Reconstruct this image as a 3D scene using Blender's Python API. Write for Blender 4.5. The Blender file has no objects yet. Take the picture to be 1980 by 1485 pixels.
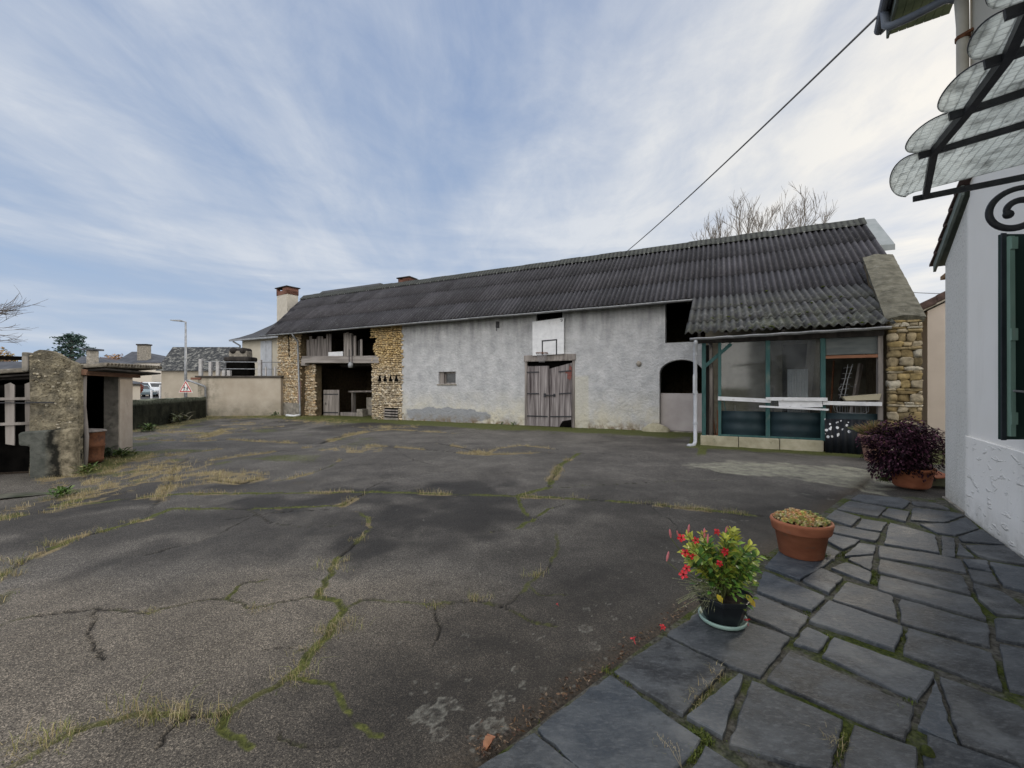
import bpy, math, random
import numpy as np
from mathutils import Vector, Matrix, noise as mnoise
random.seed(7); np.random.seed(7)
C = bpy.context.scene.collection
PI = math.pi
# ---------------------------------------------------------------- measuring helpers (photo -> real place)
F, HH, CX, HY = 820., 1.55, 990., 750.
def G(px, py, z=0.0):
    Y = F*(HH-z)/(py-HY); return ((px-CX)/F*Y, Y)
RB = math.radians(-25.9); BR = (math.cos(RB), math.sin(RB)); BN = (-math.sin(RB), math.cos(RB))
P0 = G(1270, 835)
def Bw(s, d): return (P0[0]+s*BR[0]+d*BN[0], P0[1]+s*BR[1]+d*BN[1])
def Bp(px, py, d=0):
    a = (px-CX)/F; x0 = P0[0]+d*BN[0]; y0 = P0[1]+d*BN[1]
    s = (a*y0-x0)/(BR[0]-a*BR[1]); Y = y0+s*BR[1]
    return (s, HH+(HY-py)/F*Y)
def AT(px, py, Y): return ((px-CX)/F*Y, Y, HH+(HY-py)/F*Y)
# ---------------------------------------------------------------- mesh builder
class MB:
    def __init__(s): s.v=[]; s.f=[]; s.c=[]
    def add(s, vs, fs, col=None):
        o=len(s.v); s.v.extend([tuple(x) for x in vs])
        for f in fs: s.f.append(tuple(i+o for i in f)); s.c.append(col)
        return s
    def box(s, x0,x1,y0,y1,z0,z1,col=None,M=None):
        vs=[(x,y,z) for z in (z0,z1) for y in (y0,y1) for x in (x0,x1)]
        if M is not None: vs=[M@Vector(p) for p in vs]
        return s.add(vs,[(0,2,3,1),(4,5,7,6),(0,1,5,4),(2,6,7,3),(0,4,6,2),(1,3,7,5)],col)
    def bar(s, p, q, w, h, col=None, up=(0,0,1)):
        p=Vector(p); q=Vector(q); d=(q-p); L=d.length; d.normalize()
        u=Vector(up)
        if abs(d.dot(u))>.98: u=Vector((1,0,0))
        x=d.cross(u).normalized(); z=x.cross(d)
        M=Matrix((x,d,z)).transposed().to_4x4(); M.translation=p
        return s.box(-w/2,w/2,0,L,-h/2,h/2,col,M)
    def tube(s, pts, rad, n=8, col=None, cap=True):
        pts=[Vector(p) for p in pts]
        if not hasattr(rad,'__len__'): rad=[rad]*len(pts)
        rings=[]; prev=None
        for i,p in enumerate(pts):
            if i==0: d=pts[1]-p
            elif i==len(pts)-1: d=p-pts[-2]
            else: d=(pts[i+1]-p).normalized()+(p-pts[i-1]).normalized()
            if d.length<1e-9: d=Vector((0,0,1))
            d.normalize()
            u=prev if prev is not None else (Vector((0,0,1)) if abs(d.z)<.9 else Vector((1,0,0)))
            x=(u-d*u.dot(d))
            if x.length<1e-5: x=d.orthogonal()
            x.normalize(); y=d.cross(x); prev=x
            rings.append([p+(x*math.cos(2*PI*k/n)+y*math.sin(2*PI*k/n))*rad[i] for k in range(n)])
        vs=[v for r_ in rings for v in r_]; fs=[]
        for i in range(len(pts)-1):
            for k in range(n):
                a=i*n+k; b=i*n+(k+1)%n; fs.append((a,b,b+n,a+n))
        if cap:
            fs.append(tuple(range(n-1,-1,-1))); o=(len(pts)-1)*n; fs.append(tuple(o+k for k in range(n)))
        return s.add(vs,fs,col)
    def lathe(s, prof, c=(0,0,0), n=32, col=None):
        vs=[(c[0]+r_*math.cos(2*PI*k/n), c[1]+r_*math.sin(2*PI*k/n), c[2]+z) for r_,z in prof for k in range(n)]
        fs=[(i*n+k,i*n+(k+1)%n,(i+1)*n+(k+1)%n,(i+1)*n+k) for i in range(len(prof)-1) for k in range(n)]
        return s.add(vs,fs,col)
    def prism(s, poly, fn, a, b, col=None):
        # poly: 2D outline; fn(u,v,w) -> 3D ; w from a to b
        n=len(poly); vs=[fn(u,v,a) for u,v in poly]+[fn(u,v,b) for u,v in poly]
        fs=[tuple(range(n-1,-1,-1)),tuple(range(n,2*n))]+[(i,(i+1)%n,n+(i+1)%n,n+i) for i in range(n)]
        return s.add(vs,fs,col)
    def blob(s, c, r, seed=0, amp=.2, nu=8, nv=6, col=None, M=None, sq=1.):
        vs=[(0,0,1)]; 
        for i in range(1,nv):
            for k in range(nu):
                th=PI*i/nv; ph=2*PI*k/nu; vs.append((math.sin(th)*math.cos(ph),math.sin(th)*math.sin(ph),math.cos(th)))
        vs.append((0,0,-1)); out=[]
        for p in vs:
            q=Vector(p); k=1+amp*mnoise.noise(q*1.3+Vector((seed*3.1,seed*1.7,seed*.9)))
            if sq!=1.:
                q=Vector([math.copysign(abs(a)**sq,a) for a in q])
            q=Vector((q.x*r[0]*k,q.y*r[1]*k,q.z*r[2]*k))
            if M is not None: q=M@q
            out.append(q+Vector(c))
        fs=[(0,1+k,1+(k+1)%nu) for k in range(nu)]
        for i in range(nv-2):
            for k in range(nu):
                a=1+i*nu+k; b=1+i*nu+(k+1)%nu; fs.append((a,a+nu,b+nu,b))
        L=len(vs)-1; o=1+(nv-2)*nu
        fs+= [(o+k,L,o+(k+1)%nu) for k in range(nu)]
        return s.add(out,fs,col)
    def leaf(s, p, d, up, L, W, col=None, fold=.25, curl=.2):
        p=Vector(p); d=Vector(d).normalized(); x=d.cross(Vector(up))
        if x.length<1e-4: x=d.orthogonal()
        x.normalize(); n=x.cross(d)
        def P(t,w,h): return p+d*(L*t)+x*(W*w)+n*(W*h-curl*L*t*t)
        vs=[P(0,0,0),P(.28,-.42,fold*.8),P(.62,-.45,fold),P(1,0,0),P(.62,.45,fold),P(.28,.42,fold*.8),P(.45,0,0)]
        return s.add(vs,[(0,6,1),(1,6,2),(2,6,3),(3,6,4),(4,6,5),(5,6,0)],col)
    def card(s, p, L, W, col=None, d=None):
        d=Vector(d) if d is not None else Vector((random.gauss(0,1),random.gauss(0,1),random.gauss(0,1)))
        d.normalize(); x=d.orthogonal().normalized()
        x=(Matrix.Rotation(random.uniform(0,2*PI),3,d)@x)
        p=Vector(p)
        return s.add([p-d*L/2,p+x*W/2+d*L*.1,p+d*L/2,p-x*W/2-d*L*.05],[(0,1,2,3)],col)
    def build(s, name, mat=None, parent=None, smooth=False, bevel=0, solid=0, kind=None, fixn=True):
        me=bpy.data.meshes.new(name); me.from_pydata(s.v,[],s.f); me.update()
        if any(c is not None for c in s.c):
            at=me.attributes.new('Col','FLOAT_COLOR','CORNER'); arr=[]
            for f,c in zip(s.f,s.c):
                c=c or (.5,.5,.5); arr.extend((c[0],c[1],c[2],1.)*len(f))
            at.data.foreach_set('color',arr)
        if mat: me.materials.append(mat)
        if smooth: me.polygons.foreach_set('use_smooth',[True]*len(me.polygons))
        o=bpy.data.objects.new(name,me); C.objects.link(o)
        if parent: o.parent=parent
        if solid:
            m=o.modifiers.new('s','SOLIDIFY'); m.thickness=solid; m.offset=-1
        if bevel:
            m=o.modifiers.new('b','BEVEL'); m.width=bevel; m.segments=2; m.limit_method='ANGLE'; m.angle_limit=.7
        if kind: o['kind']=kind
        return o
def thing(name, label, cat, loc=(0,0,0), rz=0, group=None):
    o=bpy.data.objects.new(name,None); C.objects.link(o); o.location=loc; o.rotation_euler=(0,0,rz)
    o.empty_display_size=.2; tag(o,label,cat,group); return o
def tag(o, label, cat, group=None):
    o['label']=label; o['category']=cat
    if group: o['group']=group
    return o
# ---------------------------------------------------------------- materials
class NT:
    def __init__(s, name):
        s.m=bpy.data.materials.new(name); s.m.use_nodes=True; s.t=s.m.node_tree; s.t.nodes.clear(); s._co=None
    def n(s,ty,**k):
        x=s.t.nodes.new(ty)
        for a,b in k.items(): setattr(x,a,b)
        return x
    def i(s,nd,idx,val):
        if val is None: return
        if isinstance(val,bpy.types.NodeSocket): s.t.links.new(val,nd.inputs[idx]); return
        inp=nd.inputs[idx]
        if hasattr(inp.default_value,'__len__'):
            if not hasattr(val,'__len__'): val=(val,)*3
            val=tuple(val)
            if len(inp.default_value)==4 and len(val)==3: val=val+(1,)
        inp.default_value=val
    def co(s,kind='Object'):
        return s.n('ShaderNodeTexCoord').outputs[kind]
    def map(s,v,scale=(1,1,1),loc=(0,0,0),rot=(0,0,0)):
        x=s.n('ShaderNodeMapping'); s.i(x,0,v); s.i(x,1,loc); s.i(x,2,rot); s.i(x,3,scale); return x.outputs[0]
    def noise(s,v,scale,detail=5,rough=.55,dist=0):
        x=s.n('ShaderNodeTexNoise'); s.i(x,'Vector',v); s.i(x,'Scale',scale); s.i(x,'Detail',detail); s.i(x,'Roughness',rough); s.i(x,'Distortion',dist); return x.outputs['Fac']
    def voro(s,v,scale,feat='F1',out='Distance',rand=1):
        x=s.n('ShaderNodeTexVoronoi',feature=feat); s.i(x,'Vector',v); s.i(x,'Scale',scale); s.i(x,'Randomness',rand); return x.outputs[out]
    def ramp(s,f,st):
        x=s.n('ShaderNodeValToRGB'); s.i(x,0,f); el=x.color_ramp.elements
        for k,(p,c) in enumerate(st):
            if not hasattr(c,'__len__'): c=(c,c,c)
            e=el[k] if k<2 else el.new(p)
            e.position=p; e.color=tuple(c)[:3]+(1,)
        return x.outputs[0]
    def mix(s,f,a,b,blend='MIX'):
        x=s.n('ShaderNodeMix',data_type='RGBA',blend_type=blend); s.i(x,0,f); s.i(x,6,a); s.i(x,7,b); return x.outputs[2]
    def math(s,op,a,b=0.0,c=None):
        x=s.n('ShaderNodeMath',operation=op); s.i(x,0,a); s.i(x,1,b)
        if c is not None: s.i(x,2,c)
        return x.outputs[0]
    def mr(s,v,a,b,c=0.,d=1.):
        x=s.n('ShaderNodeMapRange'); s.i(x,0,v); s.i(x,1,a); s.i(x,2,b); s.i(x,3,c); s.i(x,4,d); return x.outputs[0]
    def sep(s,v):
        x=s.n('ShaderNodeSeparateXYZ'); s.i(x,0,v); return x.outputs
    def attr(s,nm):
        return s.n('ShaderNodeAttribute',attribute_name=nm).outputs
    def bump(s,h,st=.5,dist=.01,nrm=None):
        x=s.n('ShaderNodeBump'); s.i(x,'Strength',st); s.i(x,'Distance',dist); s.i(x,'Height',h); s.i(x,'Normal',nrm); return x.outputs[0]
    def out(s,col,rough=.85,nrm=None,spec=.3,metal=0.,trans=0.,alpha=1.):
        b=s.n('ShaderNodeBsdfPrincipled'); s.i(b,'Base Color',col); s.i(b,'Roughness',rough); s.i(b,'Specular IOR Level',spec); s.i(b,'Metallic',metal)
        s.i(b,'Transmission Weight',trans); s.i(b,'Alpha',alpha)
        if nrm is not None: s.i(b,'Normal',nrm)
        o=s.n('ShaderNodeOutputMaterial'); s.t.links.new(b.outputs[0],o.inputs[0]); s.b=b; return s.m
def M(name,a,b,scale=4,stretch=(1,1,1),rough=.85,bump=.3,bscale=None,bdist=.01,stain=None,usecol=False,metal=0.,spec=.3,detail=6,lo=.32,hi=.68,coord='Object'):
    t=NT(name); v=t.map(t.co(coord),stretch)
    nz=t.noise(v,scale,detail); col=t.mix(t.ramp(nz,[(lo,0.),(hi,1.)]),a,b)
    if usecol: col=t.mix(1.,t.attr('Col')[0],t.ramp(nz,[(.25,.62),(.75,1.3)]),'MULTIPLY')
    if stain:
        sc,ss,thr=stain; col=t.mix(t.ramp(t.noise(t.map(t.co(coord),stretch),ss,7,.65),[(thr,0.),(thr+.16,1.)]),col,sc)
    nrm=t.bump(t.noise(v,bscale or scale*4,6,.65),bump,bdist) if bump else None
    return t.out(col,rough,nrm,spec,metal)
# plain materials
m_zinc=M('zinc',(.20,.21,.22),(.34,.35,.37),6,rough=.5,bump=.08,metal=.35)
m_pvc=M('pvc_grey',(.38,.40,.43),(.50,.52,.56),3,rough=.4,bump=.05,stain=((.3,.3,.28),5,.62))
m_wood=M('weathered_wood',(.13,.115,.105),(.34,.31,.29),7,(1,1,.09),rough=.9,bump=.6,bscale=22,stain=((.05,.04,.04),5,.6))
m_beamwood=M('weathered_beam',(.14,.125,.115),(.36,.33,.31),6,(.1,1,1),rough=.9,bump=.6,bscale=20,stain=((.05,.045,.04),6,.62))
m_darkwood=M('dark_wood',(.012,.011,.011),(.05,.044,.04),6,(1,1,.1),rough=.95,bump=.4)
m_lath=M('old_lath',(.17,.15,.12),(.36,.32,.27),7,(.12,1,1),rough=.9,bump=.5)
m_iron=M('black_iron',(.012,.013,.018),(.03,.03,.036),30,rough=.5,bump=.15,spec=.4)
m_rust=M('rusty_metal',(.09,.035,.018),(.20,.085,.04),9,rough=.85,bump=.4,stain=((.05,.03,.025),4,.55))
m_white=M('white_paint',(.58,.59,.615),(.72,.73,.75),5,rough=.6,bump=.1,stain=((.33,.31,.27),7,.62))
m_teal=M('teal_paint',(.022,.075,.075),(.055,.125,.12),9,(1,1,.25),rough=.7,bump=.3,stain=((.16,.17,.15),6,.6))
m_panel=M('dark_teal_sheet',(.008,.020,.027),(.016,.034,.042),3,rough=.55,bump=.1)
m_black=M('soot_shade_black',(.003,.003,.003),(.008,.0075,.007),5,rough=1,bump=.2,spec=0.)  # near-black for sooty stone and for the dark painted inside openings
m_terra=M('terracotta',(.22,.075,.038),(.33,.125,.065),5,(1,1,2.2),rough=.8,bump=.15,stain=((.16,.10,.075),7,.60))
m_brick=M('brick',(.13,.062,.045),(.22,.105,.075),20,rough=.9,bump=.4)
m_soil=M('soil',(.02,.015,.011),(.06,.045,.034),40,rough=1,bump=1,bdist=.02)
m_conc=M('old_concrete',(.15,.14,.12),(.33,.30,.26),5,rough=.95,bump=.6,bscale=40,stain=((.07,.07,.055),3,.58))
m_block=M('cream_blocks',(.30,.275,.19),(.46,.425,.32),4,rough=.95,bump=.5,bscale=30,stain=((.10,.11,.06),3,.6))
m_leaf=M('leaves',(1,1,1),(1,1,1),25,usecol=True,rough=.5,bump=0,spec=.35)
m_col=M('mixed',(1,1,1),(1,1,1),12,usecol=True,rough=.75,bump=.15)
m_colm=M('matt_mixed',(1,1,1),(1,1,1),12,usecol=True,rough=.95,bump=.3,bscale=40)
m_bark=M('bark',(.07,.06,.055),(.17,.15,.135),9,(1,1,.2),rough=.95,bump=.3)
m_grass=M('grass_blades',(1,1,1),(1,1,1),2,usecol=True,rough=.8,bump=0)
# ---------------------------------------------------------------- numpy noise and ground features
def vnoise(x,y,sc,seed=0):
    x=x*sc+seed*17.3; y=y*sc+seed*9.1
    xi=np.floor(x).astype(np.int64); yi=np.floor(y).astype(np.int64); fx=x-xi; fy=y-yi
    fx=fx*fx*(3-2*fx); fy=fy*fy*(3-2*fy)
    def h(a,b):
        n=(a*374761393+b*668265263+seed*974711)&0xffffffff; n=((n^(n>>13))*1274126177)&0xffffffff
        return ((n^(n>>16))&0xffff)/65535.
    return (h(xi,yi)*(1-fx)+h(xi+1,yi)*fx)*(1-fy)+(h(xi,yi+1)*(1-fx)+h(xi+1,yi+1)*fx)*fy
def fbm(x,y,sc,o=4,seed=0):
    a=0; w=.5; t=0
    for k in range(o): a=a+w*vnoise(x,y,sc*2**k,seed+k*5); t+=w; w*=.55
    return a/t
def sm(x,a,b):
    t=np.clip((x-a)/(b-a),0,1); return t*t*(3-2*t)
# cracks: (photo polyline, width m, moss, dry grass)
CR=[
([(20,1490),(100,1440),(200,1400),(250,1386),(380,1383),(440,1380),(500,1345),(560,1312)],.012,.6,.5),
([(560,1312),(600,1265),(640,1220),(665,1180),(650,1165),(610,1155)],.014,.8,.55),
([(610,1155),(640,1110),(650,1080),(690,1050),(715,1020),(712,1000),(690,988)],.014,.7,.85),
([(-40,1225),(60,1195),(190,1180),(290,1190),(380,1165),(440,1160),(490,1180),(540,1165),(610,1155)],.010,.5,.35),
([(665,1180),(700,1160),(840,1170),(920,1160),(980,1172),(1020,1130),(1060,1095),(1080,1060),(1075,1030)],.009,.6,.3),
([(920,1160),(975,1175),(1040,1205),(1070,1210)],.007,.6,.05),
([(100,970),(180,968),(340,955),(520,955),(700,952),(850,955),(1000,960),(1100,965),(1250,975),(1380,990),(1480,1000)],.028,1.0,.95),
([(-60,1150),(0,1115),(60,1080),(140,1045),(280,1005),(330,985),(480,985),(660,978),(690,960),(720,950)],.022,.8,1.0),
([(280,1005),(310,960),(330,930),(335,900),(365,885)],.03,.3,1.3),
([(335,900),(440,885),(560,870),(650,858),(760,865),(850,872),(920,880),(1080,877)],.03,.3,1.1),
([(270,850),(370,855),(450,850),(540,855),(620,858),(660,845),(700,835),(760,831),(880,838)],.04,.3,1.2),
([(620,858),(650,846),(700,836)],.09,.3,1.2),
([(380,850),(420,838),(440,830)],.08,.3,1.2),
([(160,905),(240,892),(330,880),(420,868)],.04,.6,.9),
([(850,858),(900,868),(940,880)],.06,.2,1.1),
([(940,880),(960,868),(1010,862),(1080,870)],.02,.3,.9),
([(1000,960),(1060,945),(1075,915),(1085,900),(1120,878)],.03,.9,.9),
([(1000,962),(1012,990),(1030,1005),(1000,1022),(950,1028)],.012,.9,.2),
([(1030,1005),(1060,985),(1090,975)],.010,.8,.1),
([(535,930),(600,915),(640,900),(662,888)],.022,.5,.8),
([(400,925),(440,930),(470,935),(500,925)],.06,.3,1.0),
([(1060,945),(1200,937),(1310,932),(1400,930)],.008,.6,.15),
([(440,1005),(540,990),(640,984)],.010,.4,.5),
([(280,1075),(380,1050),(430,1030),(480,1003)],.006,.2,.1),
([(440,1380),(430,1410),(460,1430),(480,1440)],.008,.9,.2),
([(560,1312),(620,1320),(660,1340),(680,1400),(740,1420)],.006,.8,.05),
([(540,1420),(560,1440),(660,1440)],.006,.5,.05),
([(0,1170),(12,1150)],.03,.5,.9),
([(715,1020),(760,1035),(800,1040)],.006,.4,.0),([(440,1160),(470,1130),(520,1120)],.005,.7,.0),([(380,1383),(330,1410),(300,1450)],.005,.4,.0),
([(840,1170),(850,1210),(840,1250)],.004,.4,.0),([(600,1265),(560,1250),(500,1262)],.004,.3,.0),([(700,952),(740,930),(800,918),(870,912)],.006,.4,.1),
([(1250,975),(1300,1010),(1330,1050)],.005,.3,.0),([(190,1180),(170,1230),(200,1280)],.004,.3,.0),([(480,985),(520,1010),(590,1020),(650,1015)],.006,.5,.1),
([(1120,878),(1200,880),(1290,890)],.008,.4,.2),([(760,865),(800,890),(860,905)],.008,.4,.2),([(1020,1130),(1040,1150),(1100,1150)],.004,.6,.0),
]
def crack_pts(pl,amp=.02,step=.06):
    P=[np.array(G(*p)) for p in pl]; out=[P[0]]
    for a,b in zip(P[:-1],P[1:]):
        L=np.linalg.norm(b-a); k=max(2,int(L/max(.03,.012*a[1]))); 
        t=(b-a)/max(L,1e-6); nn=np.array((-t[1],t[0]))
        for j in range(1,k+1):
            q=a+(b-a)*j/k; ph=q[0]*7+q[1]*5
            q=q+np.array((mnoise.noise((q[0]*9,q[1]*9,1)),mnoise.noise((q[0]*9,q[1]*9,7))))*.03+np.array((mnoise.noise((q[0]*31,q[1]*31,1)),mnoise.noise((q[0]*31,q[1]*31,7))))*.014
            w=amp*.5*(1 if j<k else 0)*(math.sin(ph*1.9)+.7*math.sin(ph*4.3+1))*min(1,L)
            out.append(q+nn*w)
    return np.array(out)
CP=[(crack_pts(c[0]),c[1],c[2],c[3]) for c in CR]
E0=np.array(G(930,1485)); E1=np.array(G(1640,958)); ED=(E1-E0)/np.linalg.norm(E1-E0); EN=np.array((ED[1],-ED[0]))
def terr_side(x,y): return (x-E0[0])*EN[0]+(y-E0[1])*EN[1]   # >0 on the terrace
def zdip(x,y):  # the ground sinks a little by the old shed
    d=np.hypot((x+7.8)/1.6,(y-6.3)/1.7); return -.20*np.exp(-d*d)
def poly_mask(x,y,poly):
    ins=np.zeros(x.shape,bool); n=len(poly)
    for i in range(n):
        x0,y0=poly[i]; x1,y1=poly[(i+1)%n]
        c=((y0>y)!=(y1>y))&(x<(x1-x0)*(y-y0)/((y1-y0) or 1e-9)+x0); ins^=c
    return ins
def seg_d(x,y,a,b):
    ab=b-a; t=np.clip(((x-a[0])*ab[0]+(y-a[1])*ab[1])/max(ab@ab,1e-9),0,1)
    return np.hypot(x-a[0]-t*ab[0],y-a[1]-t*ab[1])
def court():
    xs=np.concatenate([np.arange(-19,-8,.05),np.arange(-8,-3.2,.028),np.arange(-3.2,2.6,.0135),np.arange(2.6,9.01,.028)])
    ys=[.3]
    while ys[-1]<24: ys.append(ys[-1]+max(.0125,.0075*ys[-1]))
    ys=np.array(ys); X,Y=np.meshgrid(xs,ys); x=X.ravel(); y=Y.ravel(); N=len(x)
    dc=np.full(N,9.); dw=np.zeros(N); dm=np.zeros(N); dg=np.zeros(N)
    wob=(fbm(x,y,6,3,3)-.5)*.009
    for P,w,mo,dr in CP:
        bx0,by0=P.min(0)-.7; bx1,by1=P.max(0)+.7
        I=np.where((x>bx0)&(x<bx1)&(y>by0)&(y<by1))[0]
        if not len(I): continue
        xi,yi=x[I],y[I]; D=np.full(len(I),9.)
        for a,b in zip(P[:-1],P[1:]): D=np.minimum(D,seg_d(xi,yi,a,b))
        dc[I]=np.minimum(dc[I],D)
        D2=np.abs(D+wob[I])
        dw[I]=np.maximum(dw[I],(1-sm(D2,w*.3,w*.8+.006))*(.35+.65*sm(fbm(xi,yi,1.6,2,77),.3,.6)))
        dm[I]=np.maximum(dm[I],min(1.,mo*1.25)*(1-sm(D2,w,w*2.6+.022))*sm(fbm(xi,yi,3,3,8),.24,.46))
        wd=(w*4+.07) if w>=.02 else (w*2+.018); dg[I]=np.maximum(dg[I],dr*(1-sm(D2,w,wd))*sm(fbm(xi,yi,2.2,3,11),.34,.6))
    # barn-frame coordinates for the moss strip
    sx=(x-P0[0])*BR[0]+(y-P0[1])*BR[1]; dy=(x-P0[0])*BN[0]+(y-P0[1])*BN[1]
    nz=fbm(x,y,1.2,4,21); nz2=fbm(x,y,5,3,31)
    front=np.where(sx>1.5,-3.25,0.)
    mo=(1-sm(front-dy,1.3+1.2*(nz-.4),2.6+2.2*(nz-.4)))*(sx>-21)*1.0
    mo=np.where((sx>1.2)&(sx<6.5),np.maximum((1-sm(-3.25-dy,.25+.5*nz,.7+.9*nz)),np.where(sx<1.7,mo,0)),mo)
    mo2=(1-sm(np.abs(y-22.3-(x+14)*.05),.5,1.4+nz))*(x<-12)
    a=np.array(G(257,832)); b=np.array(G(397,808)); mo3=1-sm(seg_d(x,y,a,b),.4+nz*.5,1.6+nz)
    sh0=np.array(G(170,905)); sh1=np.array(G(255,880)); mo4=(1-sm(seg_d(x,y,sh0,sh1),.12+.2*nz,.5+.5*nz))
    l0=np.array(G(20,990)); l1=np.array(G(120,965)); mo5=(1-sm(seg_d(x,y,l0,l1),.1,.55+.3*nz))*sm(nz2,.35,.6)
    moss=np.maximum.reduce([dm,mo*.95,mo2*.7,mo3*.7,mo4*.9,mo5])
    dry=np.maximum.reduce([dg,np.maximum(mo2,mo3)*.75*sm(nz2,.3,.6),mo4*.5*sm(nz2,.3,.6),mo5*.5])
    lft=(1-sm(seg_d(x,y,np.array(G(60,975)),np.array(G(330,905))),.2,1.0+nz))*sm(nz2,.42,.62)*.8; dry=np.maximum(dry,lft); pat=sm(fbm(x,y,.55,4,61),.50,.64)*sm(nz2,.38,.6)*(1-sm(x,-4.5,-1.))*sm(y,5.,8.)*.85; dry=np.maximum(dry,pat); moss=np.maximum(moss,sm(fbm(x,y,.8,4,67),.56,.68)*(1-sm(x,-5.,-2.))*sm(y,5.,7.)*.7)
    gp=[G(*p) for p in ((1290,878),(1400,888),(1520,886),(1640,893),(1700,915),(1720,958),(1640,958),(1560,940),(1480,930),(1400,912),(1320,900))]
    gc=np.array(G(1560,915)); gd=np.hypot((x-gc[0])*.55+(y-gc[1])*.35,(y-gc[1])*1.0)
    gravel=(1-sm(gd+(nz-.5)*1.3+(nz2-.5)*.5,.75,1.5))
    gravel=np.maximum(gravel,.55*sm(nz2*.6+nz*.4,.5,.62)*(1-sm(np.abs(dy+3.6+ .5*(nz-.5)),.7,2.2))*(sx>-1.5)*(sx<7))
    damp_shade=sm(fbm(x,y,.55,4,41)*.75+fbm(x,y,2.2,3,43)*.25,.44,.62); tsd=terr_side(x,y); damp_shade=np.maximum(damp_shade,(1-sm(-tsd,.3,1.5+1.4*nz))*(y<5.2)*.9); damp_shade=np.maximum(damp_shade,.75*(1-sm(np.abs(dc-.35),.05,.55))*sm(nz,.42,.6)*sm(y,4.5,7.)); sun_patch=1-sm(np.hypot((x+1.6)/2.5,(y-2.35)/1.25)+(nz-.5)*.7,.55,1.25); band=sm(y+(nz-.5)*1.2,3.3,4.3)*(1-sm(y+(nz-.5)*1.5,5.4,7.2)); damp_shade=np.maximum(damp_shade*.9,.62*band*sm(fbm(x,y,1.5,3,47),.3,.6)); damp_shade=damp_shade*(1-.95*sun_patch); sun_tint=np.clip(sun_patch,0,1); shn=sm(y+(nz-.5)*2,6.,8.)*(1-sm(y,14.,18.)); damp_shade=damp_shade*(1-.62*shn); damp_shade=np.maximum(damp_shade,(1-sm(-tsd+(nz-.5)*1.6,.35,2.0))*(1-sm(y,5.2,6.6))*sm(y,.9,2.0)*(.75+.5*(nz2-.3)))  # map mixes real damp with painted house shade, shadow band, sun patch, far sheen
    # pale lichen rings
    li=np.zeros(N); rg=random.Random(3)
    spots=[(835,1385,.075),(865,1365,.06),(815,1390,.05),(965,1345,.035),(955,1365,.04),(905,1255,.022),(882,1293,.018),(998,1298,.026),(1130,1217,.05),(1147,1250,.045),(1178,1168,.03),(1188,1197,.028),(1180,1185,.02),(1133,1178,.024),(845,1330,.02),(1010,1330,.02),(1115,1297,.03),(1043,1275,.02),(925,1415,.05),(960,1405,.05),(990,1352,.02),(905,1318,.016),(850,1420,.04),(1405,1010,.075),(1425,1043,.08),(1345,1150,.03),(1370,1005,.03),(1320,1008,.05),(1310,1087,.05),(1440,1010,.05),(1285,1060,.03),(1460,1075,.03),(1530,960,.06),(1560,957,.07),(1605,965,.06),(1660,860,.01)]
    for k in range(260):
        px=rg.uniform(750,1500); py=rg.uniform(955,1470); spots.append((px,py,rg.uniform(.006,.02)))
    for px,py,rr in spots:
        cx,cy=G(px,py)
        if (cx-E0[0])*EN[0]+(cy-E0[1])*EN[1]>0: continue
        I=np.where((np.abs(x-cx)<rr*1.6)&(np.abs(y-cy)<rr*1.6))[0]
        if not len(I): continue
        d=np.hypot(x[I]-cx,y[I]-cy)/rr+(fbm(x[I],y[I],40,2,5)-.5)*.9
        v=(1-sm(d,.9,1.05))*(.45+.55*sm(d,.5,.9))
        li[I]=np.maximum(li[I],v)
    ts=terr_side(x,y)
    z=(fbm(x,y,.35,3,51)-.5)*.05+(fbm(x,y,9,3,53)-.5)*.006+.022*(1-np.exp(-np.maximum(dc,0)/.35))-.016*dw
    z=z*np.clip(1-sm(ts,-.5,-.05),0,1)+zdip(x,y)
    z=z+dm*.008+np.maximum(mo,mo2)*.02*nz2
    z=np.where(ts>.0,z-.04*sm(ts,.0,.06),z)
    me=bpy.data.meshes.new('court'); nx=len(xs); ny=len(ys)
    ii=np.arange(nx*ny).reshape(ny,nx); q=np.stack([ii[:-1,:-1],ii[:-1,1:],ii[1:,1:],ii[1:,:-1]],-1).reshape(-1,4)
    me.vertices.add(N); me.vertices.foreach_set('co',np.stack([x,y,z],1).astype(np.float32).ravel())
    me.loops.add(q.size); me.loops.foreach_set('vertex_index',q.ravel().astype(np.int32))
    me.polygons.add(len(q)); me.polygons.foreach_set('loop_start',np.arange(0,q.size,4,dtype=np.int32)); me.polygons.foreach_set('use_smooth',np.ones(len(q),bool))
    me.update(calc_edges=True)
    edge=(1-sm(-ts,.0,.10+.25*nz))*(ts<.02)
    A=np.stack([dw,np.clip(moss,0,1),np.clip(dry,0,1),sun_tint],1); B_=np.stack([np.clip(gravel,0,1),damp_shade,li,edge],1)
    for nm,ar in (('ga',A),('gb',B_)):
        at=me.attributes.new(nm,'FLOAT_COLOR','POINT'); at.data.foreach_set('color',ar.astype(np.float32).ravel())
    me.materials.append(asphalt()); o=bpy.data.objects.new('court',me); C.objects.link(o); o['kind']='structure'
    # interpolators for planting blades
    return x,y,z,moss,dry
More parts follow.
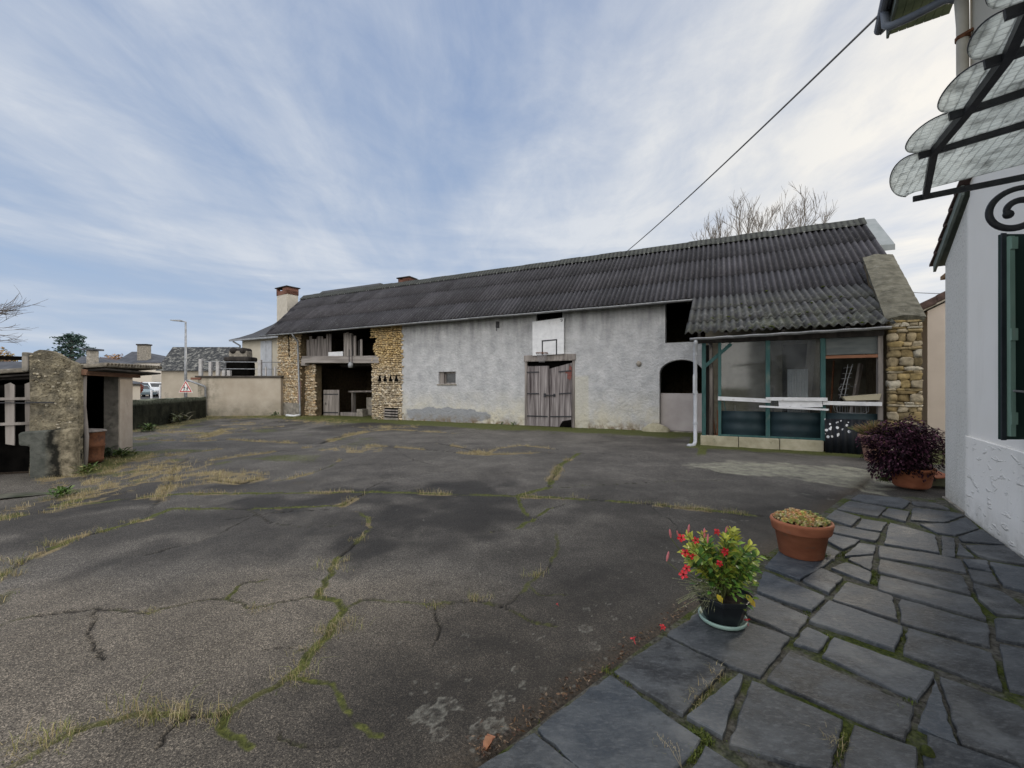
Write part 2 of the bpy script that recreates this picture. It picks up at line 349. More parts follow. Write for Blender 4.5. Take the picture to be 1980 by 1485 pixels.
def asphalt():
    t=NT('asphalt'); v=t.co(); ga=t.attr('ga'); gb=t.attr('gb')
    A=t.n('ShaderNodeSeparateColor'); t.i(A,0,ga[0]); B_=t.n('ShaderNodeSeparateColor'); t.i(B_,0,gb[0])
    cr,mo,dr=A.outputs; gr,dp,li=B_.outputs; eg=gb[3]
    vd=t.voro(v,210); vc=t.n('ShaderNodeTexVoronoi'); t.i(vc,'Vector',v); t.i(vc,'Scale',210.); cell=t.sep(vc.outputs['Color'])[0]
    agg=t.ramp(cell,[(0.,(.033,.030,.027)),(.45,(.096,.089,.080)),(.85,(.165,.152,.134)),(1.,(.32,.29,.25))])
    big=t.ramp(t.noise(v,1.1,6,.6),[(.3,.62),(.7,1.22)])
    col=t.mix(1.,agg,big,'MULTIPLY')
    col=t.mix(t.math('MULTIPLY',ga[3],.8),col,t.mix(1.,col,(1.34,1.26,1.14),'MULTIPLY'))  # warmer, paler tint paints the sunlit patch into the asphalt
    col=t.mix(t.ramp(t.noise(v,5,5,.7),[(.50,0.),(.75,.45)]),col,(.040,.037,.034))
    col=t.mix(t.math('MULTIPLY',t.math('MINIMUM',dp,1.),.88),col,(.013,.0122,.0118))  # damp darkening, also painting the shade by the terrace and mid band
    pale=t.ramp(t.voro(v,13,rand=1.),[(.05,1.),(.09,0.)]); 
    col=t.mix(t.math('MULTIPLY',pale,t.ramp(t.noise(v,2.3,3),[(.52,0.),(.62,.35)])),col,(.26,.26,.24))
    gcol=t.ramp(t.math('ADD',t.math('MULTIPLY',t.noise(v,60,3),.5),t.math('MULTIPLY',t.noise(v,6,7,.75),.5)),[(.3,(.13,.125,.09)),(.55,(.31,.30,.23)),(.75,(.46,.44,.37))])
    gm=t.ramp(t.math('MULTIPLY',gr,t.math('ADD',.1,t.math('MULTIPLY',t.noise(v,3.4,8,.75),1.6))),[(.62,0.),(1.05,.9)])
    col=t.mix(gm,col,gcol)
    dcol=t.ramp(t.noise(v,45,4,.7),[(.3,(.10,.075,.035)),(.55,(.26,.205,.11)),(.8,(.36,.29,.17))])
    dmk=t.ramp(t.math('MULTIPLY',dr,t.math('ADD',.35,t.noise(v,11,6,.78))),[(.34,0.),(.66,.85)])
    col=t.mix(dmk,col,dcol)
    mcol=t.ramp(t.noise(v,30,4,.7),[(.3,(.022,.028,.007)),(.55,(.085,.095,.022)),(.8,(.20,.20,.055))])
    mm=t.ramp(t.math('MULTIPLY',mo,t.math('ADD',.12,t.math('ADD',t.math('MULTIPLY',t.noise(v,3.,8,.72),.85),t.math('MULTIPLY',t.noise(v,22,4,.7),.6)))),[(.42,0.),(.74,.95)])
    col=t.mix(mm,col,mcol)
    col=t.mix(t.math('MULTIPLY',eg,.7),col,t.ramp(t.noise(v,50,4),[(.35,(.02,.016,.012)),(.7,(.10,.075,.05))]))
    col=t.mix(t.ramp(t.math('MULTIPLY',li,t.math('ADD',.4,t.noise(v,70,3))),[(.34,0.),(.90,.42)]),col,t.ramp(t.noise(v,25,5,.7),[(.38,(.10,.10,.085)),(.58,(.33,.325,.285))]))
    col=t.mix(t.math('MULTIPLY',cr,t.math('SUBTRACT',1.,mm)),col,(.008,.007,.006))
    h=t.math('ADD',t.math('MULTIPLY',t.math('SUBTRACT',1.,vd),.6),t.math('MULTIPLY',t.noise(v,40,5,.7),.8))
    h=t.math('ADD',h,t.math('MULTIPLY',t.noise(v,160,2),t.math('ADD',mm,dmk)))
    return t.out(col,t.mr(dp,0.,1.,.80,.72),t.bump(h,.6,.007),.22)
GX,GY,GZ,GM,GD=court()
# ---------------------------------------------------------------- wide ground, street
def flat(name,pts,z,mat,kind='structure'):
    mb=MB(); mb.add([(p[0],p[1],z) for p in pts],[tuple(range(len(pts)))]); return mb.build(name,mat,kind=kind)
m_field=M('field_grass',(.045,.06,.02),(.11,.11,.045),.8,rough=1,bump=.5,bscale=9,bdist=.05)
m_road=M('road_asphalt',(.045,.045,.047),(.07,.07,.07),2,rough=.9,bump=.2)
mb=MB(); NR=48
for k in range(NR):
    a=2*PI*k/NR; mb.v.append((2600*math.cos(a),2600*math.sin(a),-.30)); 
mb.f.append(tuple(range(NR))); mb.c.append(None); mb.build('ground',m_field,kind='structure')
mb=MB(); a0=G(257,832); 
mb.add([(-20.,15.,.50),(-17.9,22.5,.50),(-14,26,.50),(-40,95,.5),(-120,95,.5),(-120,15,.5)],[(0,1,2,3,4,5)]); mb.build('street',m_road,kind='structure')
# ---------------------------------------------------------------- grass and weeds (uncountable)
def blades(name,pts,cols,h,w,lean,n_per,mat=m_grass,spread=.04):
    mb=MB(); rg=random.Random(5)
    for (x,y,z,k) in pts:
        for j in range(n_per):
            px=x+rg.gauss(0,spread); py=y+rg.gauss(0,spread); a=rg.uniform(0,2*PI); L=h*k*rg.uniform(.45,1.25); l=lean*rg.uniform(.2,1.3)
            dx,dy=math.cos(a),math.sin(a); ww=w*rg.uniform(.6,1.3); c=rg.choice(cols); sh=rg.uniform(.7,1.25); c=tuple(q*sh for q in c)
            b1=(px-dy*ww,py+dx*ww,z-.01); b2=(px+dy*ww,py-dx*ww,z-.01)
            m1=(px+dx*L*l*.35,py+dy*L*l*.35,z+L*.6); tp=(px+dx*L*l,py+dy*L*l,z+L*(1-.35*l))
            mb.add([b1,b2,(m1[0]+dy*ww*.6,m1[1]-dx*ww*.6,m1[2]),(m1[0]-dy*ww*.6,m1[1]+dx*ww*.6,m1[2]),tp],[(0,1,2,3),(3,2,4)],c)
    return mb.build(name,mat,kind='stuff')
def sample(prob,n,seed):
    rs=np.random.RandomState(seed); p=prob/prob.sum(); I=rs.choice(len(prob),n,p=p); return I
area=np.where(GX<-8,.05,np.where(np.abs(GX+.3)<2.9,.0135,.028))*np.maximum(.0125,.0075*GY)*1e3
onc=(terr_side(GX,GY)<-.02)
pw=np.where((GD>.45)&onc,GD**2,0)*area*np.where(GY<4.,.9,np.clip(9./GY,.35,1.))
I=sample(pw,9000,1); rr=np.random.RandomState(2)
pts=[(GX[i],GY[i],GZ[i],.5+rr.rand()*.7) for i in I]
STRAW=[(.33,.27,.15),(.40,.34,.22),(.28,.22,.11),(.36,.30,.16),(.25,.23,.10)]
blades('dry_grass',[(a,b,c,k*min(1.0,.26+.11*b)) for a,b,c,k in pts],STRAW,.085,.0022,1.1,4,spread=.03)
pw=np.where((GM>.5)&onc,GM**2,0)
I=sample(pw*area*np.clip(5./GY,.25,1.5),5200,3); pts=[(GX[i],GY[i],GZ[i],.4+rr.rand()*.7) for i in I]
blades('green_grass',pts,[(.10,.13,.03),(.14,.16,.035),(.20,.20,.05),(.07,.10,.025)],.026,.003,.9,4)
TUFTS=[(280,1385,2.2),(330,1388,1.5),(350,1386,1.5),(430,1390,1.3),(560,1315,1.7),(490,1182,1.0),(645,1218,1.5),(655,1205,1.3),(605,1260,1.1),(650,1100,1.5),(655,1088,1.2),(692,1045,.9),(920,1160,1.1),(845,1170,.9),(290,1188,.8),(296,1186,.8),(1035,1112,1.2),(110,1425,1.3),(60,1455,1.4),(120,1415,.9),(1240,975,1.5),(1280,978,1.6),(1330,985,1.7),(1370,990,1.8),(1410,993,1.7),(1440,996,1.3),(630,1225,1.0),(40,1090,1.8),(100,1055,1.7),(200,1030,1.3),(260,1010,1.2),(15,1115,1.8)]
pts=[]
for px,py,k in TUFTS:
    x,y=G(px,py)
    for j in range(int(6+3*k)): pts.append((x+random.gauss(0,.045*k),y+random.gauss(0,.02),.0,k*random.uniform(.6,1.1)))
blades('grass_tufts',pts,STRAW+[(.22,.23,.07),(.16,.19,.05),(.19,.20,.06)],.055,.0014,1.25,8,spread=.022)
# ---------------------------------------------------------------- slate terrace
def slate():
    t=NT('slate'); v=t.co(); col=t.attr('Col')[0]
    n1=t.noise(t.map(v,(1,1.7,1),rot=(0,0,.6)),4.2,8,.70,.3)
    c=t.mix(t.ramp(n1,[(.42,0.),(.70,.8)]),col,(.125,.134,.142))
    c=t.mix(t.ramp(t.noise(v,14,6,.7),[(.55,0.),(.72,.6)]),c,(.018,.021,.024))
    c=t.mix(t.ramp(t.noise(v,1.7,5,.65),[(.56,0.),(.72,.6)]),c,(.21,.215,.21))
    h=t.math('ADD',t.noise(t.map(v,(1,1.8,1),rot=(0,0,.6)),9,9,.70,.1),t.math('MULTIPLY',t.noise(v,70,4,.6),.3))
    c=t.mix(t.ramp(t.noise(t.map(v,(1,2.4,1),rot=(0,0,.6)),26,6,.7),[(.50,0.),(.70,.55)]),c,(.155,.162,.168))
    return t.out(c,t.ramp(n1,[(.3,.42),(.7,.78)]),t.bump(h,.8,.02),.36)
m_slate=slate()
def bedmat():
    t=NT('mossy_mortar'); v=t.co()
    c=t.mix(t.ramp(t.noise(v,30,5,.7),[(.35,0.),(.7,1.)]),(.035,.033,.028),(.16,.155,.135))
    c=t.mix(t.ramp(t.noise(v,2.2,5,.7),[(.47,0.),(.60,1.)]),c,t.ramp(t.noise(v,60,4),[(.3,(.018,.028,.006)),(.7,(.085,.105,.02))]))
    return t.out(c,.95,t.bump(t.noise(v,55,5,.7),.9,.02),.2)
m_bed=bedmat()
HC=(6.10,5.97)      # far corner of the white house
bed=[G(935,1485),G(1637,959),(6.02,5.93),(1.9,-.15),(.6,-1.6),(-2.6,-1.6),(-3.05,-.85)]
bx=[np.array(p) for p in bed]
mb=MB(); mb.prism([tuple(p) for p in bx],lambda u,v,w:(u,v,w),-.12,.012); mb.build('terrace_bed',m_bed,kind='structure')
cs=1.8333; D0=lambda pts:[(900+x/cs,900+y/cs) for x,y in pts]
ds=2.724; D1=lambda pts:[(1440+x/ds,940+y/ds) for x,y in pts]
SL=[D0(p) for p in (
 [(-60,1135),(45,1072),(243,942),(420,1092),(330,1190),(60,1230)],[(255,932),(513,740),(835,968),(750,1085),(420,1085)],[(527,730),(706,606),(925,716),(768,880)],
 [(785,890),(972,738),(985,745),(912,962)],[(716,598),(832,516),(985,548),(1150,610),(1045,747),(968,722)],[(1015,765),(1338,906),(1285,1088),(935,990)],
 [(1068,757),(1150,655),(1590,852),(1555,970)],[(1163,630),(1210,571),(1290,606),(1255,657)],[(1265,672),(1310,610),(1662,736),(1603,830)],
 [(1603,928),(1665,757),(1738,984)],[(1682,750),(1962,852),(2080,1000),(2060,1085),(1757,984)],[(780,1110),(855,992),(1015,1100),(960,1170)],
 [(1338,1090),(1375,920),(1600,1003),(1592,1095)],[(1640,952),(1985,1075),(1960,1150),(1622,1090)],[(998,532),(1030,456),(1215,535),(1165,600)],
 [(1033,446),(1060,376),(1275,466),(1228,516)],[(1063,358),(1118,299),(1300,330),(1262,362),(1183,405)],[(1218,552),(1290,480),(1552,572),(1520,652)],
 [(1195,408),(1262,366),(1338,400),(1285,452)],[(1300,476),(1350,412),(1512,462),(1530,547)],[(1543,556),(1541,472),(1852,562),(1857,640)],
 [(1553,666),(1570,577),(1866,667),(1902,792)],[(1463,441),(1470,392),(1800,472),(1848,547)],[(1463,376),(1470,332),(1758,390),(1792,457)],
 [(1015,1100),(1330,1100),(1300,1240),(1000,1200)],[(1345,1105),(1600,1110),(1640,1250),(1330,1250)],[(1620,1105),(1960,1165),(2000,1300),(1660,1260)])]
SL+=[D1(p) for p in ([(560,70),(602,44),(818,62),(872,82),(835,117)],[(487,120),(548,77),(745,112),(702,160)],[(720,152),(757,117),(870,136),(845,186)],
 [(428,166),(477,127),(610,165),(560,211)],[(585,215),(620,171),(750,190),(715,236)],[(445,240),(452,203),(715,251),(690,291)],[(433,289),(442,250),(608,286),(520,336)],
 [(525,371),(602,302),(690,316),(678,358)],[(545,384),(553,374),(678,366),(665,440)],[(455,430),(535,402),(667,452),(655,506)],
 [(707,314),(1035,364),(1138,388),(1168,455),(1000,420),(708,372)],[(735,302),(762,192),(1000,256),(1026,350)],[(885,112),(1078,132),(1160,152),(1050,188),(875,178)],[(925,200),(1078,195),(1165,162),(1235,220),(1110,258),(1015,246)],
 [(1040,368),(1038,262),(1104,276),(1108,374)],[(1128,298),(1205,370),(1118,358)],[(1125,266),(1248,226),(1368,306),(1140,288)],[(1165,312),(1372,314),(1520,420),(1290,382),(1222,360)],
 [(1150,385),(1272,392),(1300,450),(1180,428)],[(1175,440),(1300,458),(1342,524),(1205,500)],[(1290,402),(1520,440),(1600,590),(1360,522)],[(1200,512),(1360,560),(1540,690),(1322,672),(1232,592)],
 [(1322,690),(1560,712),(1560,850),(1322,800)],[(1340,832),(1560,880),(1560,1110),(1392,1062)],[(890,100),(880,82),(1000,92),(1060,112),(1080,124)],
 [(415,332),(425,312),(500,345),(470,385),(425,380)])]
# slabs just outside the photo: beside the camera and along the house wall
SX=[]; rg=random.Random(23)
def out_ok(x,y): return terr_side(x,y)>.02 and (2.04+.68*y-x)*.827>.04 and not (y>1.50 and x/max(y,.01)<1.30) and -(x+3.0)*0<1
for j in range(11):
    yy=-1.2+j*.40; xx=-2.4+rg.uniform(0,.4)
    while xx<4.2:
        wd=rg.uniform(.38,.68); q=[(xx,yy),(xx+wd,yy),(xx+wd,yy+.375),(xx,yy+.375)]
        if all(out_ok(*p) for p in q): SX.append([(a+rg.uniform(-.012,.012),b+rg.uniform(-.012,.012)) for a,b in q])
        xx+=wd+.03 if all(out_ok(*p) for p in q) else .06
mb=MB(); rg=random.Random(11)
for si,pl in enumerate(SL+SX):
    P=[np.array(G(px,py,.03)) for px,py in pl] if si<len(SL) else [np.array(p) for p in pl]
    cc_=sum(P)/len(P); P=[q+(q-cc_)/max(np.linalg.norm(q-cc_),1e-6)*.004 for q in P]
    c0=sum(P)/len(P); area2=sum(P[i][0]*P[(i+1)%len(P)][1]-P[(i+1)%len(P)][0]*P[i][1] for i in range(len(P)))
    if area2<0: P=P[::-1]
    Q=[]
    for a,b in zip(P,P[1:]+P[:1]):
        L=np.linalg.norm(b-a); k=max(1,int(L/.05)); t=(b-a)/max(L,1e-6); nn=np.array((-t[1],t[0]))
        for j in range(k):
            q=a+(b-a)*j/k+nn*rg.gauss(0,.0035)
            if j==0: q=q+(c0-q)/max(np.linalg.norm(c0-q),1e-6)*.004
            Q.append(q)
    tz=rg.uniform(.030,.038); tx=rg.uniform(-.006,.006); ty=rg.uniform(-.006,.006)
    g=rg.uniform(.65,1.5); tn=rg.uniform(-.10,.10); col=(.034*g*(1+tn),.039*g,.045*g*(1-tn))
    zt=lambda q,dz=0: tz+tx*(q[0]-c0[0])+ty*(q[1]-c0[1])+dz
    n=len(Q); ins=[q+(c0-q)/np.linalg.norm(c0-q)*.006 for q in Q]
    vs=[(q[0],q[1],.0) for q in Q]+[(q[0],q[1],zt(q,-.005)) for q in Q]+[(q[0],q[1],zt(q)) for q in ins]
    fs=[(i,(i+1)%n,n+(i+1)%n,n+i) for i in range(n)]+[(n+i,n+(i+1)%n,2*n+(i+1)%n,2*n+i) for i in range(n)]+[tuple(range(2*n,3*n))]
    mb.add(vs,fs,col)
mb.build('terrace_paving',m_slate,kind='structure')
# moss and grass growing in the slate joints
def jpt(p0,p1,n,sp):
    for j in range(n):
        t=random.random(); x,y=G(p0[0]+(p1[0]-p0[0])*t,p0[1]+(p1[1]-p0[1])*t); yield (x+random.gauss(0,sp),y+random.gauss(0,sp),.012,random.uniform(.4,1.))
pts=[]
for a,b,n in (((1340,1425),(1370,1440),40),((1360,1430),(1330,1480),40),((1175,1300),(1230,1330),22),((1590,1150),(1615,1125),40),((1575,1170),(1545,1215),26),((1690,1110),(1690,1135),40),((1575,1260),(1600,1235),20),((1600,1480),(1630,1425),60),((1600,1085),(1640,1072),22),((1050,1410),(1110,1480),16),((1420,1445),(1480,1470),20),((1730,1250),(1745,1215),10),((1760,1340),(1735,1395),12),((1505,1085),(1470,1078),14)):
    pts+=list(jpt(a,b,n,.010))
blades('joint_moss',pts,[(.05,.075,.012),(.09,.12,.02),(.13,.15,.03),(.035,.05,.012)],.026,.0035,.9,9,spread=.012)
pts=list(jpt((1395,1300),(1330,1380),26,.012))+list(jpt((1275,1430),(1300,1480),6,.01))+list(jpt((1610,1440),(1620,1460),12,.01))
blades('joint_straw',pts,STRAW,.07,.0013,1.,6,spread=.02)
# leaf litter along the slate edge
mb=MB(); rg=random.Random(8)
for k in range(520):
    t=rg.random()**1.6*1.9; off=-abs(rg.gauss(0,.05))-.005; p=E0+ED*(t+.02)+EN*off
    c=rg.choice([(.10,.05,.03),(.15,.09,.05),(.07,.05,.035),(.20,.14,.09),(.05,.035,.025)])
    mb.card((p[0],p[1],.018+rg.random()*.012),rg.uniform(.012,.032),rg.uniform(.005,.012),c,(rg.gauss(0,1),rg.gauss(0,1),rg.gauss(0,.25)))
mb.build('leaf_litter',m_leaf,kind='stuff')
# ---------------------------------------------------------------- barn materials
def barnwall():
    t=NT('barn_render'); v=t.co(); s=t.sep(v); x,z=s[0],s[2]
    c=t.mix(t.ramp(t.noise(v,2.2,7,.62),[(.32,0.),(.68,1.)]),(.345,.352,.367),(.525,.53,.54))
    st=t.noise(t.map(v,(1.6,1,.22)),2.0,6,.6)
    top=t.math('MULTIPLY',t.mr(z,2.6,4.5),t.ramp(st,[(.40,0.),(.66,.62)]))
    c=t.mix(top,c,(.13,.13,.135))
    low=t.math('MULTIPLY',t.mr(z,1.5,.35),t.ramp(t.noise(v,1.4,6,.65),[(.36,.1),(.6,1.)]))
    c=t.mix(low,c,(.56,.53,.44))
    ex=t.math('DIVIDE',t.math('ADD',x,9.0),2.6); ez=t.math('DIVIDE',t.math('SUBTRACT',z,.34),.36)
    e=t.math('SQRT',t.math('ADD',t.math('MULTIPLY',ex,ex),t.math('MULTIPLY',ez,ez)))
    e=t.math('ADD',e,t.math('MULTIPLY',t.math('SUBTRACT',t.noise(v,2,5),.5),.9))
    c=t.mix(t.ramp(e,[(.88,.9),(1.0,0.)]),c,(.25,.265,.29))
    ft=t.math('MULTIPLY',t.mr(z,.42,.05),t.ramp(t.noise(v,3,6,.7),[(.4,0.),(.6,1.)]))
    c=t.mix(ft,c,t.mix(t.noise(v,4,4),(.24,.15,.085),(.13,.12,.07)))
    q=t.math('MULTIPLY',t.mr(x,-3.1,-3.0),t.mr(x,-2.42,-2.5)); q=t.math('MULTIPLY',q,t.mr(z,2.05,1.95))
    c=t.mix(t.math('MULTIPLY',q,.6),c,(.50,.48,.40))
    c=t.mix(t.ramp(t.noise(v,9,7,.75),[(.62,0.),(.78,.55)]),c,(.17,.17,.165))
    h=t.math('ADD',t.noise(v,10,7,.66),t.math('MULTIPLY',t.noise(v,2.5,4),1.3))
    return t.out(c,.95,t.bump(h,.75,.05),.15)
m_barn=barnwall()
def roofmat():
    t=NT('fibre_cement'); v=t.co(); col=t.attr('Col')[0]
    c=t.mix(1.,col,t.ramp(t.noise(t.map(v,(1,.35,.35)),3.2,6,.65),[(.3,.68),(.7,1.3)]),'MULTIPLY')
    ph=t.math('COSINE',t.math('MULTIPLY',t.sep(v)[0],2*PI/.177)); c=t.mix(1.,c,t.mix(t.mr(ph,-1.,.6,0.,1.),(.42,.42,.45),(1.22,1.22,1.22)),'MULTIPLY')  # valley dirt doubles as painted crease shade; crests lightened
    c=t.mix(t.ramp(t.noise(v,11,6,.7),[(.56,0.),(.70,.6)]),c,(.145,.15,.145))
    c=t.mix(t.ramp(t.voro(v,7),[(.04,.8),(.075,0.)]),c,(.34,.345,.33))
    mx=t.math('MULTIPLY',t.mr(t.sep(v)[0],.5,2.2),t.mr(t.sep(v)[2],4.6,3.3))
    c=t.mix(t.math('MULTIPLY',mx,t.ramp(t.noise(v,2.1,7,.72),[(.45,0.),(.62,.8)])),c,(.075,.080,.052))
    c=t.mix(t.math('MULTIPLY',mx,t.ramp(t.noise(v,4.5,6,.7),[(.52,0.),(.66,.75)])),c,(.20,.205,.19))
    return t.out(c,.8,t.bump(t.noise(v,45,5,.7),.4,.012),.25)
m_roof=roofmat()
def stonesmat(nm,bscale=30):
    t=NT(nm); v=t.co(); c=t.mix(1.,t.attr('Col')[0],t.ramp(t.noise(v,9,6,.65),[(.28,.5),(.72,1.35)]),'MULTIPLY')
    return t.out(c,.95,t.bump(t.noise(v,bscale,5,.65),.5,.02),.15)
m_stone=stonesmat('pebble_stones'); m_rub=stonesmat('rubble_stones',18)
m_earth=M('earth_mortar',(.09,.066,.038),(.17,.13,.08),7,rough=1,bump=.8,bdist=.03)
m_glassd=M('dusty_pane',(.03,.033,.036),(.09,.095,.1),4,rough=.25,bump=.05,spec=.5)
m_plankdoor=M('grey_door_planks',(.10,.085,.085),(.36,.33,.33),11,(1.6,1,.07),rough=.9,bump=.6,bscale=26,stain=((.035,.026,.028),3.5,.50))
m_half=M('beige_door_panel',(.33,.30,.295),(.40,.37,.365),2,rough=.7,bump=.06)
m_moss=M('moss',(.02,.03,.006),(.09,.11,.02),22,rough=1,bump=1,bdist=.03)
m_slateroof=M('slate_tiles',(.035,.037,.042),(.075,.077,.083),14,(1,1,1.5),rough=.75,bump=.5,bscale=30)
# ---------------------------------------------------------------- BARN (local frame: x along the front, y into the barn, z up)
barn=thing('barn','long stone barn with grey rendered front and corrugated roof across the yard','barn',(P0[0],P0[1],0),RB)
# front wall with openings
def arch(s0,s1,zs,zt,n=14):
    c=(s0+s1)/2; r=(s1-s0)/2; return [(c-r*math.cos(PI*k/n),zs+(zt-zs)*math.sin(PI*k/n)) for k in range(n+1)]
out=[(-11.45,-.25),(-5.06,-.25),(-5.06,2.80),(-3.03,2.80),(-3.03,-.25),(.09,-.25),*arch(.09,1.49,2.04,2.52),(1.49,-.25),(6.0,-.25),(6.0,4.75),(2.0,4.75),(2.0,3.12),(.28,3.12),(.28,4.75),(-3.50,4.75),(-3.50,3.9),(-4.60,3.9),(-4.60,4.75),(-11.45,4.75)]
hole=[(-9.34,1.73),(-9.34,2.27),(-8.43,2.27),(-8.43,1.73)]
import bmesh
def wall_mesh(name,outl,holes,th,mat,parent):
    bm=bmesh.new(); ed=[]
    for lp in [outl]+holes:
        vs=[bm.verts.new((u,0,w)) for u,w in lp]
        ed+=[bm.edges.new((vs[i],vs[(i+1)%len(vs)])) for i in range(len(vs))]
    bmesh.ops.triangle_fill(bm,edges=ed,use_beauty=True)
    fs=bm.faces[:]; r_=bmesh.ops.extrude_face_region(bm,geom=fs)
    bmesh.ops.translate(bm,verts=[v for v in r_['geom'] if isinstance(v,bmesh.types.BMVert)],vec=(0,th,0))
    bmesh.ops.recalc_face_normals(bm,faces=bm.faces)
    me=bpy.data.meshes.new(name); bm.to_mesh(me); bm.free(); me.materials.append(mat)
    o=bpy.data.objects.new(name,me); C.objects.link(o); o.parent=parent; return o
wall_mesh('front_wall',out,[hole],.45,m_barn,barn)
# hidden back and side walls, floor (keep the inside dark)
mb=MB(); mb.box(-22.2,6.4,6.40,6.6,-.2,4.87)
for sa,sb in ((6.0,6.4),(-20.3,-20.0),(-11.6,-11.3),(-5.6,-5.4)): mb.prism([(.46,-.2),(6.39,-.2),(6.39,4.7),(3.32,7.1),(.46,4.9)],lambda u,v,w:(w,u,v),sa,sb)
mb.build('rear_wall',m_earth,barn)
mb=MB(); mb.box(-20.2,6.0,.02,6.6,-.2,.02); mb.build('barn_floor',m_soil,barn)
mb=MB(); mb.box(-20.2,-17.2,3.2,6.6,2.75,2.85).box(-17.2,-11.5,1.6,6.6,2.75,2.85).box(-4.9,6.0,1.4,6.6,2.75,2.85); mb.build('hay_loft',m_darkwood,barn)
# pebble masonry
def pebbles(s0,s1,z0,z1,d,seed,cols,depth=.5,rowh=.085,lean=0.,ragged=None):
    mb=MB(); rg=random.Random(seed); z=z0; row=0
    while z<z1:
        s=s0+rg.uniform(-.02,.06); tilt=(.5 if row%2 else -.5)*lean; sl=s0
        if ragged: sl=ragged(z)
        s=sl+rg.uniform(-.05,.04)
        while s<s1-.04:
            w=rg.uniform(.08,.21); h=rowh*rg.uniform(.34,.56)
            zf=(z-z0)/(z1-z0); c=cols(zf,rg); sh=rg.uniform(.72,1.25); c=tuple(min(1,q*sh) for q in c)
            Mr=Matrix.Rotation(tilt+rg.gauss(0,.16),4,'Y')
            mb.blob((s+w/2,d-.012+rg.uniform(-.015,.012),z+rg.uniform(-.012,.012)),(w*.52,.055,h),rg.randint(0,999),.34,8,6,c,Mr,.75)
            s+=w+rg.uniform(.0,.02)
        z+=rowh*rg.uniform(.85,1.2); row+=1
    return mb
TAN=lambda zf,rg: rg.choice([(.50,.40,.27),(.56,.47,.34),(.44,.34,.22),(.60,.52,.40),(.50,.37,.22)])
def OCH(zf,rg):
    a=rg.choice([(.54,.45,.33),(.50,.41,.28),(.58,.51,.40),(.42,.35,.25)]); b=rg.choice([(.52,.38,.19),(.58,.44,.23),(.46,.33,.16),(.56,.43,.25)])
    t=min(1,max(0,(zf-.42)/.25+rg.uniform(-.15,.15))); return tuple(a[i]*(1-t)+b[i]*t for i in range(3))
p=pebbles(-20.30,-18.42,.72,4.62,0,1,TAN,lean=.7).build('pebble_pillar',m_stone,barn,smooth=True)
MB().box(-20.28,-18.44,.004,.70,-.2,4.6).build('pillar_core',m_earth,barn)
MB().box(-20.31,-18.41,-.06,.02,-.2,.74).build('pillar_foot',m_conc,barn,bevel=.02)
pebbles(-18.40,-17.62,.0,2.80,.30,2,TAN,lean=.2).build('pebble_pillar',m_stone,barn,smooth=True)
MB().box(-18.44,-17.64,.305,.70,-.2,2.78).build('pillar_core',m_earth,barn)
rag=lambda z:-13.27 if z<3.05 else (-13.05+.16*math.sin(z*5)-.22*max(0,z-3.7) if z<4.0 else -13.35)
pebbles(-13.27,-11.44,.0,4.72,0,3,OCH,lean=.15,ragged=rag).build('pebble_pillar',m_stone,barn,smooth=True)
MB().box(-13.0,-11.44,.004,.70,-.2,4.7).box(-13.24,-13.0,.004,.70,-.2,2.95).build('pillar_core',m_earth,barn)
mb=MB(); mb.box(-12.42,-11.62,-.085,-.06,.14,.60); mb.build('vent_opening_dark',m_black,barn)
for k in range(3): MB().bar((-12.46,-.10,.24+k*.13),(-11.60,-.10,.235+k*.125),.03,.065).build('vent_slat',m_wood,barn)
MB().box(-12.44,-11.60,-.10,-.04,-.05,.13).build('vent_sill',m_conc,barn,bevel=.01)
for k in range(4):
    u=-12.72+k*.34; MB().prism([(u-.10,1.86),(u+.10,1.86),(u,2.16)],lambda a,b,w:(a,w,b),-.115,.0).build('triangular_vent_shade',m_black,barn)  # proud black prisms stand for the shade inside recessed niches
mb=MB(); mb.bar((-19.30,-.075,4.5),(-19.24,-.075,3.25),.05,.02); mb.build('wall_crack',m_black,barn)
# lintel and loft boards
mb=MB(); mb.bar((-18.32,.12,3.03),(-12.80,.10,2.88),.34,.27); mb.bar((-18.3,.02,3.22),(-12.9,.0,3.06),.10,.10); mb.build('lintel_beam',m_beamwood,barn,bevel=.02)
MB().bar((-18.35,.1,2.83),(-18.02,.1,2.82),.3,.16).build('beam_end',m_beamwood,barn,bevel=.02)
rg=random.Random(4); m_loft=M('loft_boards',(.06,.052,.05),(.20,.18,.17),8,(1.4,1,.08),rough=.9,bump=.5,bscale=22)
s=-18.15
while s<-16.45:
    w=rg.uniform(.16,.26); h=rg.uniform(.98,1.2) if s<-16.8 else 1.25; M_=Matrix.Rotation(rg.gauss(0,.012),4,'Y'); M_.translation=(s,.16+rg.uniform(0,.02),3.15)
    MB().box(0,w-.012,0,.03,0,h,None,M_).build('loft_board',m_loft,barn); s+=w
s=-15.35
for w,h,mt in ((.2,1.28,m_wood),(.16,1.32,m_wood),(.19,1.25,m_wood),(.15,1.2,m_darkwood),(.17,1.1,m_wood),(.1,.0,m_wood),(.17,.85,m_darkwood),(.15,.9,m_wood)):
    if h:
        M_=Matrix.Rotation(rg.gauss(0,.015),4,'Y'); M_.translation=(s,.14,3.08); MB().box(0,w-.01,0,.03,0,h,None,M_).build('loft_board',mt,barn)
    s+=w
o=MB().box(-16.42,-15.38,.10,.14,3.12,3.42).build('loft_board',m_white,barn); o['label']='pale whitewashed board low between the dark loft boards'
